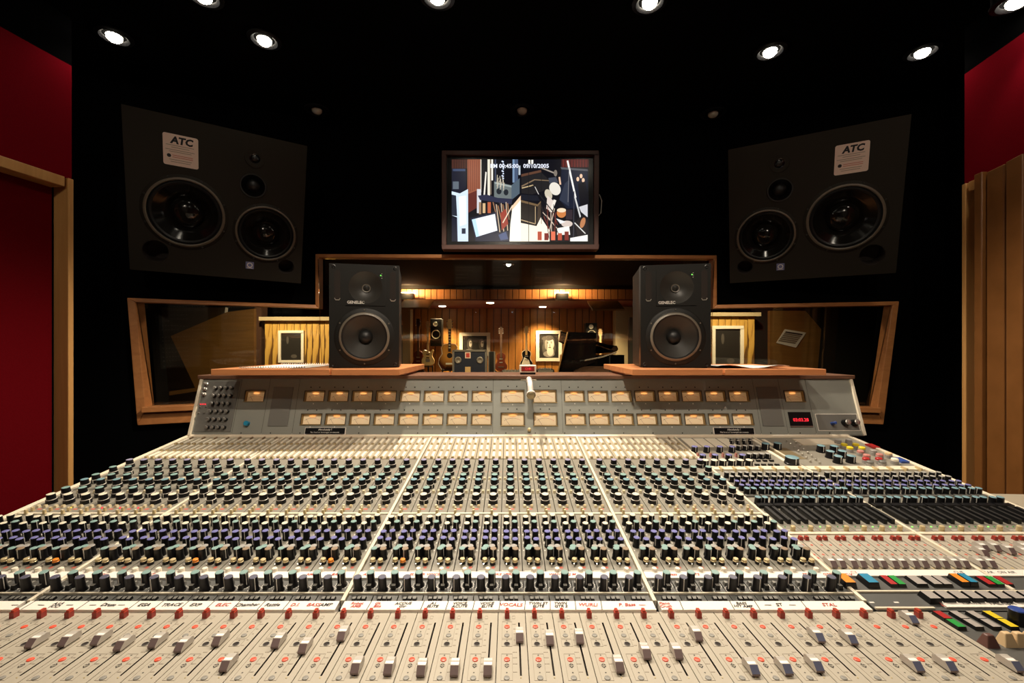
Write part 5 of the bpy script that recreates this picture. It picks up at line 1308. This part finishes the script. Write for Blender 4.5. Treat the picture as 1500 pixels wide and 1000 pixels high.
# lid: curved panel hinged on the far side, propped up
n = len(out); up = [(x, y, pz - .03 + .035) for x, y in out]
lv = []
for x, y in out:
    t = (y + .35) / 1.13
    lv.append((x, .78 - (1 - t) * .35, pz - .03 + (1 - t) * lz * .55 + max(0, -x / hw) * lz * .45 * 1.0))
b.add(lv + [(x, y + .02, z + .02) for x, y, z in lv], [tuple(range(n)), tuple(range(n, 2 * n))[::-1]] + [(i, (i + 1) % n, n + (i + 1) % n, n + i) for i in range(n)], 'gloss_black'); b.build('lid', pi_)
a0, a1, a2, a3 = px(832, 486, PY - .4), px(874, 487, PY - .4), px(880, 528, PY - .4), px(818, 547, PY - .4)
b = MB(); org = Vector(pi_.location)
P4 = [a0 - org, a1 - org, px(872, 530, PY - .4) - org, px(834, 545, PY - .4) - org, px(817, 547, PY - .4) - org]
b.add([tuple(p) for p in P4] + [(p.x, p.y + .04, p.z) for p in P4], [(0, 1, 2, 3, 4), (9, 8, 7, 6, 5)] + [(i, (i + 1) % 5, 5 + (i + 1) % 5, 5 + i) for i in range(5)], 'gloss_black')
b.tube([tuple(a0 - org + Vector((-.004, -.01, 0))), tuple(px(817, 547, PY - .4) - org + Vector((-.004, -.01, 0)))], .012, 6, 'tan_board')
b.build('front_lid', pi_)
b = MB(); b.box(-hw * .8, hw * .3, -.38, -.30, pz - .33, pz - .20, 'fret_dark'); b.build('fallboard', pi_)
b = MB()
for k in range(26): b.box(-hw * .78 + k * .038, -hw * .78 + k * .038 + .034, -.52, -.36, pz - .33, pz - .31, 'white_frame')
stuff(b.build('keys', pi_))
for x, y in ((-hw * .8, -.2), (-hw * .8, .5), (hw * .7, .45)):
    b = MB(); b.tube([(x, y, pz - .34), (x, y, 0.02)], [.06, .04], 10, 'gloss_black'); b.build('leg', pi_)
# boom microphone stand in front of the piano
ms = tag(empty('microphone_stand', (px(893, 0, 6.0).x, 6.0, 0)), 'chrome boom microphone stand in front of the grand piano', 'microphone stand')
mo = Vector(ms.location); top = px(893, 521, 6.0) - mo
b = MB(); b.tube([(0, 0, .03), tuple(top)], .010, 8, 'black_soft'); b.build('pole', ms)
b = MB(); b.tube([tuple(px(856, 528, 6.0) - mo), tuple(px(880, 523, 6.0) - mo), tuple(px(903, 516, 6.0) - mo)], .009, 8, 'chrome'); b.build('boom', ms)
b = MB(); b.tube([tuple(px(856, 528, 6.0) - mo), tuple(px(850, 529, 6.0) - mo)], [.014, .020], 10, 'black_plastic'); b.build('microphone', ms)
for k in range(3):
    a = 2 * math.pi * k / 3; b = MB(); b.tube([(0, 0, .12), (.28 * math.cos(a), .28 * math.sin(a), .01)], .009, 6, 'black_soft'); b.build('leg', ms)
# low gear behind the bridge
for u0, u1, v0, Y, m, lab in ((735, 770, 543, 6.4, 'live_grey', 'low grey amplifier showing just above the console top, left of the clock'), (786, 812, 541, 6.2, 'black_soft', 'low dark equipment just right of the clock')):
    a, c = px(u0, v0, Y), px(u1, v0, Y); w_ = c.x - a.x
    o = tag(empty('amplifier', ((a.x + c.x) / 2, Y, 0)), lab, 'amplifier')
    b = MB(); b.box(-w_ / 2, w_ / 2, 0, .3, 0, a.z, m); b.build('cabinet', o, bevel=.01)
    b = MB(); b.box(-w_ / 2 + .02, w_ / 2 - .02, -.006, 0, a.z - .06, a.z - .01, 'button_grey')
    for k in range(6): b.lathe([(.012, 0), (.01, .02)], 8, 'chrome', -w_ / 2 + .05 + k * (w_ - .1) / 5, .05, a.z)
    b.build('control_panel', o)
# tan folding flaps of the far ceiling
for nm, q, Y, lab in (('ceiling_flap', [(583, 453), (628, 453), (636, 441), (592, 441)], 7.0, 'tan wooden ceiling flap in the far room beside the left studio monitor'), ('ceiling_flap', [(868, 455), (915, 455), (905, 443), (860, 443)], 7.0, 'tan wooden ceiling flap in the far room beside the right studio monitor')):
    b = MB(); P = [px(u, v, Y + (0 if i < 2 else 1.0)) for i, (u, v) in enumerate(q)]
    z0 = P[0].z; P[2].z = P[3].z = z0 + .02
    for i in (2, 3): P[i] = px(q[i][0], 500, Y + .8) * 1; P[i].z = px(0, q[i][1], Y + .8).z
    o = P[0].copy(); vs = [tuple(p - o) for p in P] + [tuple(p - o + Vector((0, 0, .03))) for p in P]
    b.add(vs, [(0, 1, 2, 3), (7, 6, 5, 4), (0, 1, 5, 4), (1, 2, 6, 5), (2, 3, 7, 6), (3, 0, 4, 7)], 'tan_board'); f_ = tag(b.build(nm, None, o), lab, 'ceiling panel')
# wall washers on the fascia and soffit downlights
for u, lab in ((598, 'black box light washing the left end of the far wooden fascia'), (823, 'black box light washing the right part of the far wooden fascia')):
    c = px(u, 432, 7.86); o = tag(empty('wall_light', c), lab, 'light', 'box lights under the far ceiling')
    b = MB(); b.box(-.11, .11, -.08, .08, -.09, .03, 'black_soft'); b.build('housing', o, bevel=.006)
    b = MB(); b.box(-.12, .12, -.06, .06, .03, .042, 'bulb_live'); b.build('lamp', o)
    l = spot((c.x, c.y, c.z + .06), (c.x, 8.05, c.z + .06), 70, cone=160, blend=.4, radius=.05, col=(1, .62, .30)); l.parent = o; l.location = (0, -.10, .09); l.rotation_euler = (math.radians(84), 0, 0)
for u, v, Y, e, lab in ((648, 448.5, 9.2, 430, 'soffit downlight above the sunburst acoustic guitar'), (718, 442.5, 8.5, 240, 'soffit downlight above the dark framed photograph'), (795, 450, 9.35, 260, 'soffit downlight above the framed portrait'), (882, 444.5, 8.6, 240, 'soffit downlight above the piano')):
    c = px(u, v, Y); o = tag(empty('soffit_downlight', (c.x, Y, 2.10)), lab, 'ceiling light', 'downlights in the far red soffit')
    b = MB(); b.lathe([(.075, 0), (.07, -.012), (.05, -.016)], 18, 'bulb_live'); b.build('bulb', o)
    spot((c.x, Y, 2.06), (c.x, Y + .12, 0), e, cone=110, blend=.8, radius=.05, col=(1, .72, .40), parent=o)
for x, y, e, lab in ((-2.9, 5.0, 190, 'unseen far room lamp added to light the left pine wall'), (2.8, 5.0, 150, 'unseen far room lamp added to light the right pine wall'), (0, 5.9, 200, 'unseen far room lamp added in the middle before the wooden fascia'), (-1.6, 3.5, 75, 'unseen far room lamp added just behind the window, left one of two'), (1.6, 3.5, 50, 'unseen far room lamp added just behind the window, right one of two')):
    o = tag(empty('ceiling_downlight', (x, y, 2.36)), lab, 'ceiling light', 'added far room lamps')
    inst(TRIM, 'trim_ring', o); inst(B_ON, 'bulb', o); spot((x, y, 2.31), (x, y + .5, 0), e, cone=140, blend=.6, radius=.05, col=(1, .75, .45), parent=o)  # unseen lamps added to light the pine walls, fascia and boards
# tan boards and paper sheet built behind the glass in place of its reflections
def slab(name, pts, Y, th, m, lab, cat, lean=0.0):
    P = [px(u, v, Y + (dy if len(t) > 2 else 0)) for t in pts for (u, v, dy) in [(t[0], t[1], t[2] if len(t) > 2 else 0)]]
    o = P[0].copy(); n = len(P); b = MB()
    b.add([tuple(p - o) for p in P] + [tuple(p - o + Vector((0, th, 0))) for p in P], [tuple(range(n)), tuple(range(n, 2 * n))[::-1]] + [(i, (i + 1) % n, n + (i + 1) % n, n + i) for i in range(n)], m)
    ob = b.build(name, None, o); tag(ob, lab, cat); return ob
slab('reflection_board', [(250, 492), (332, 457), (372, 452), (372, 692), (345, 692)], 4.3, .04, 'tan_board', 'large tan board added for a reflection in the left end of the window', 'board')
slab('wall_screen', [(236, 450), (330, 450), (316, 590), (248, 590)], 4.8, .05, 'live_grey', 'dark grey screen behind the added tan board', 'screen')
slab('floor_rail', [(248, 573), (300, 566), (300, 571), (248, 579)], 4.2, .03, 'tan_board', 'thin tan rail low behind the left end of the window', 'rail')
slab('reflection_panel', [(1128, 455), (1180, 455), (1203, 482), (1185, 688), (1128, 688)], 4.4, .04, 'tan_board', 'tan panel added for a reflection in the right part of the window', 'panel')
nw = slab('reflection_sheet', [(1150, 482), (1181, 487), (1166, 509), (1137, 502)], 4.394, .004, 'paper', 'white printed sheet added for the reflection of paper in the right glass', 'reflection_sheet')
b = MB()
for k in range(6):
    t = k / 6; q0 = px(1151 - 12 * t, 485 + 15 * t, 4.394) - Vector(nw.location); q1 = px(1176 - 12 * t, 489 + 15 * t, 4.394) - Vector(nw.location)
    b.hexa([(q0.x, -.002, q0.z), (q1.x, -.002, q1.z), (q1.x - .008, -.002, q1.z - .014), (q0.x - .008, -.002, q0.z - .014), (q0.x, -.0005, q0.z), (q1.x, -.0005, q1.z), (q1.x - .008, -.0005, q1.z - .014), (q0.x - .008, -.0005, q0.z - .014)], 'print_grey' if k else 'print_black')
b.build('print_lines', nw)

# ================================================================ OUTBOARD RACKS at the back of the control room
for i, (x, w_, h, lab) in enumerate(((-.75, .6, 2.15, 'tall rack of outboard gear behind the photographer, left of the three'), (-.05, .6, 2.35, 'tallest rack of outboard gear behind the photographer'), (.75, .6, 2.05, 'rack of outboard gear behind the photographer, right of the three'))):
    o = tag(empty('equipment_rack', (x, -2.6, 0)), lab, 'rack', 'outboard racks at the back of the control room')
    b = MB(); b.box(-w_ / 2, w_ / 2, -.4, 0, 0, h, 'black_soft'); b.build('cabinet', o)
    z = .2
    while z < h - .2:
        u_ = random.choice((.088, .132, .176)); b = MB(); b.box(-w_ / 2 + .04, w_ / 2 - .04, 0, .012, z, z + u_ - .004, random.choice(('console_grey', 'console_dark', 'bridge_dark'))); pn = b.build('gear_panel', o)
        b = MB()
        for k in range(random.choice((6, 9, 12))):
            for r_ in range(1 if u_ < .1 else 2): b.box(-w_ / 2 + .07 + k * .038, -w_ / 2 + .07 + k * .038 + .016, .012, .03, z + .03 + r_ * .06, z + .046 + r_ * .06, 'print_white')
        stuff(b.build('knobs', pn)); z += u_
    for dx, m in ((-.16, 'led_red'), (.12, 'led_white')):
        b = MB(); b.lathe([(.012, 0), (.010, .006)], 10, m); b.build('pilot_lamp', o, (dx, .013, 1.08), (-math.pi / 2, 0, 0))
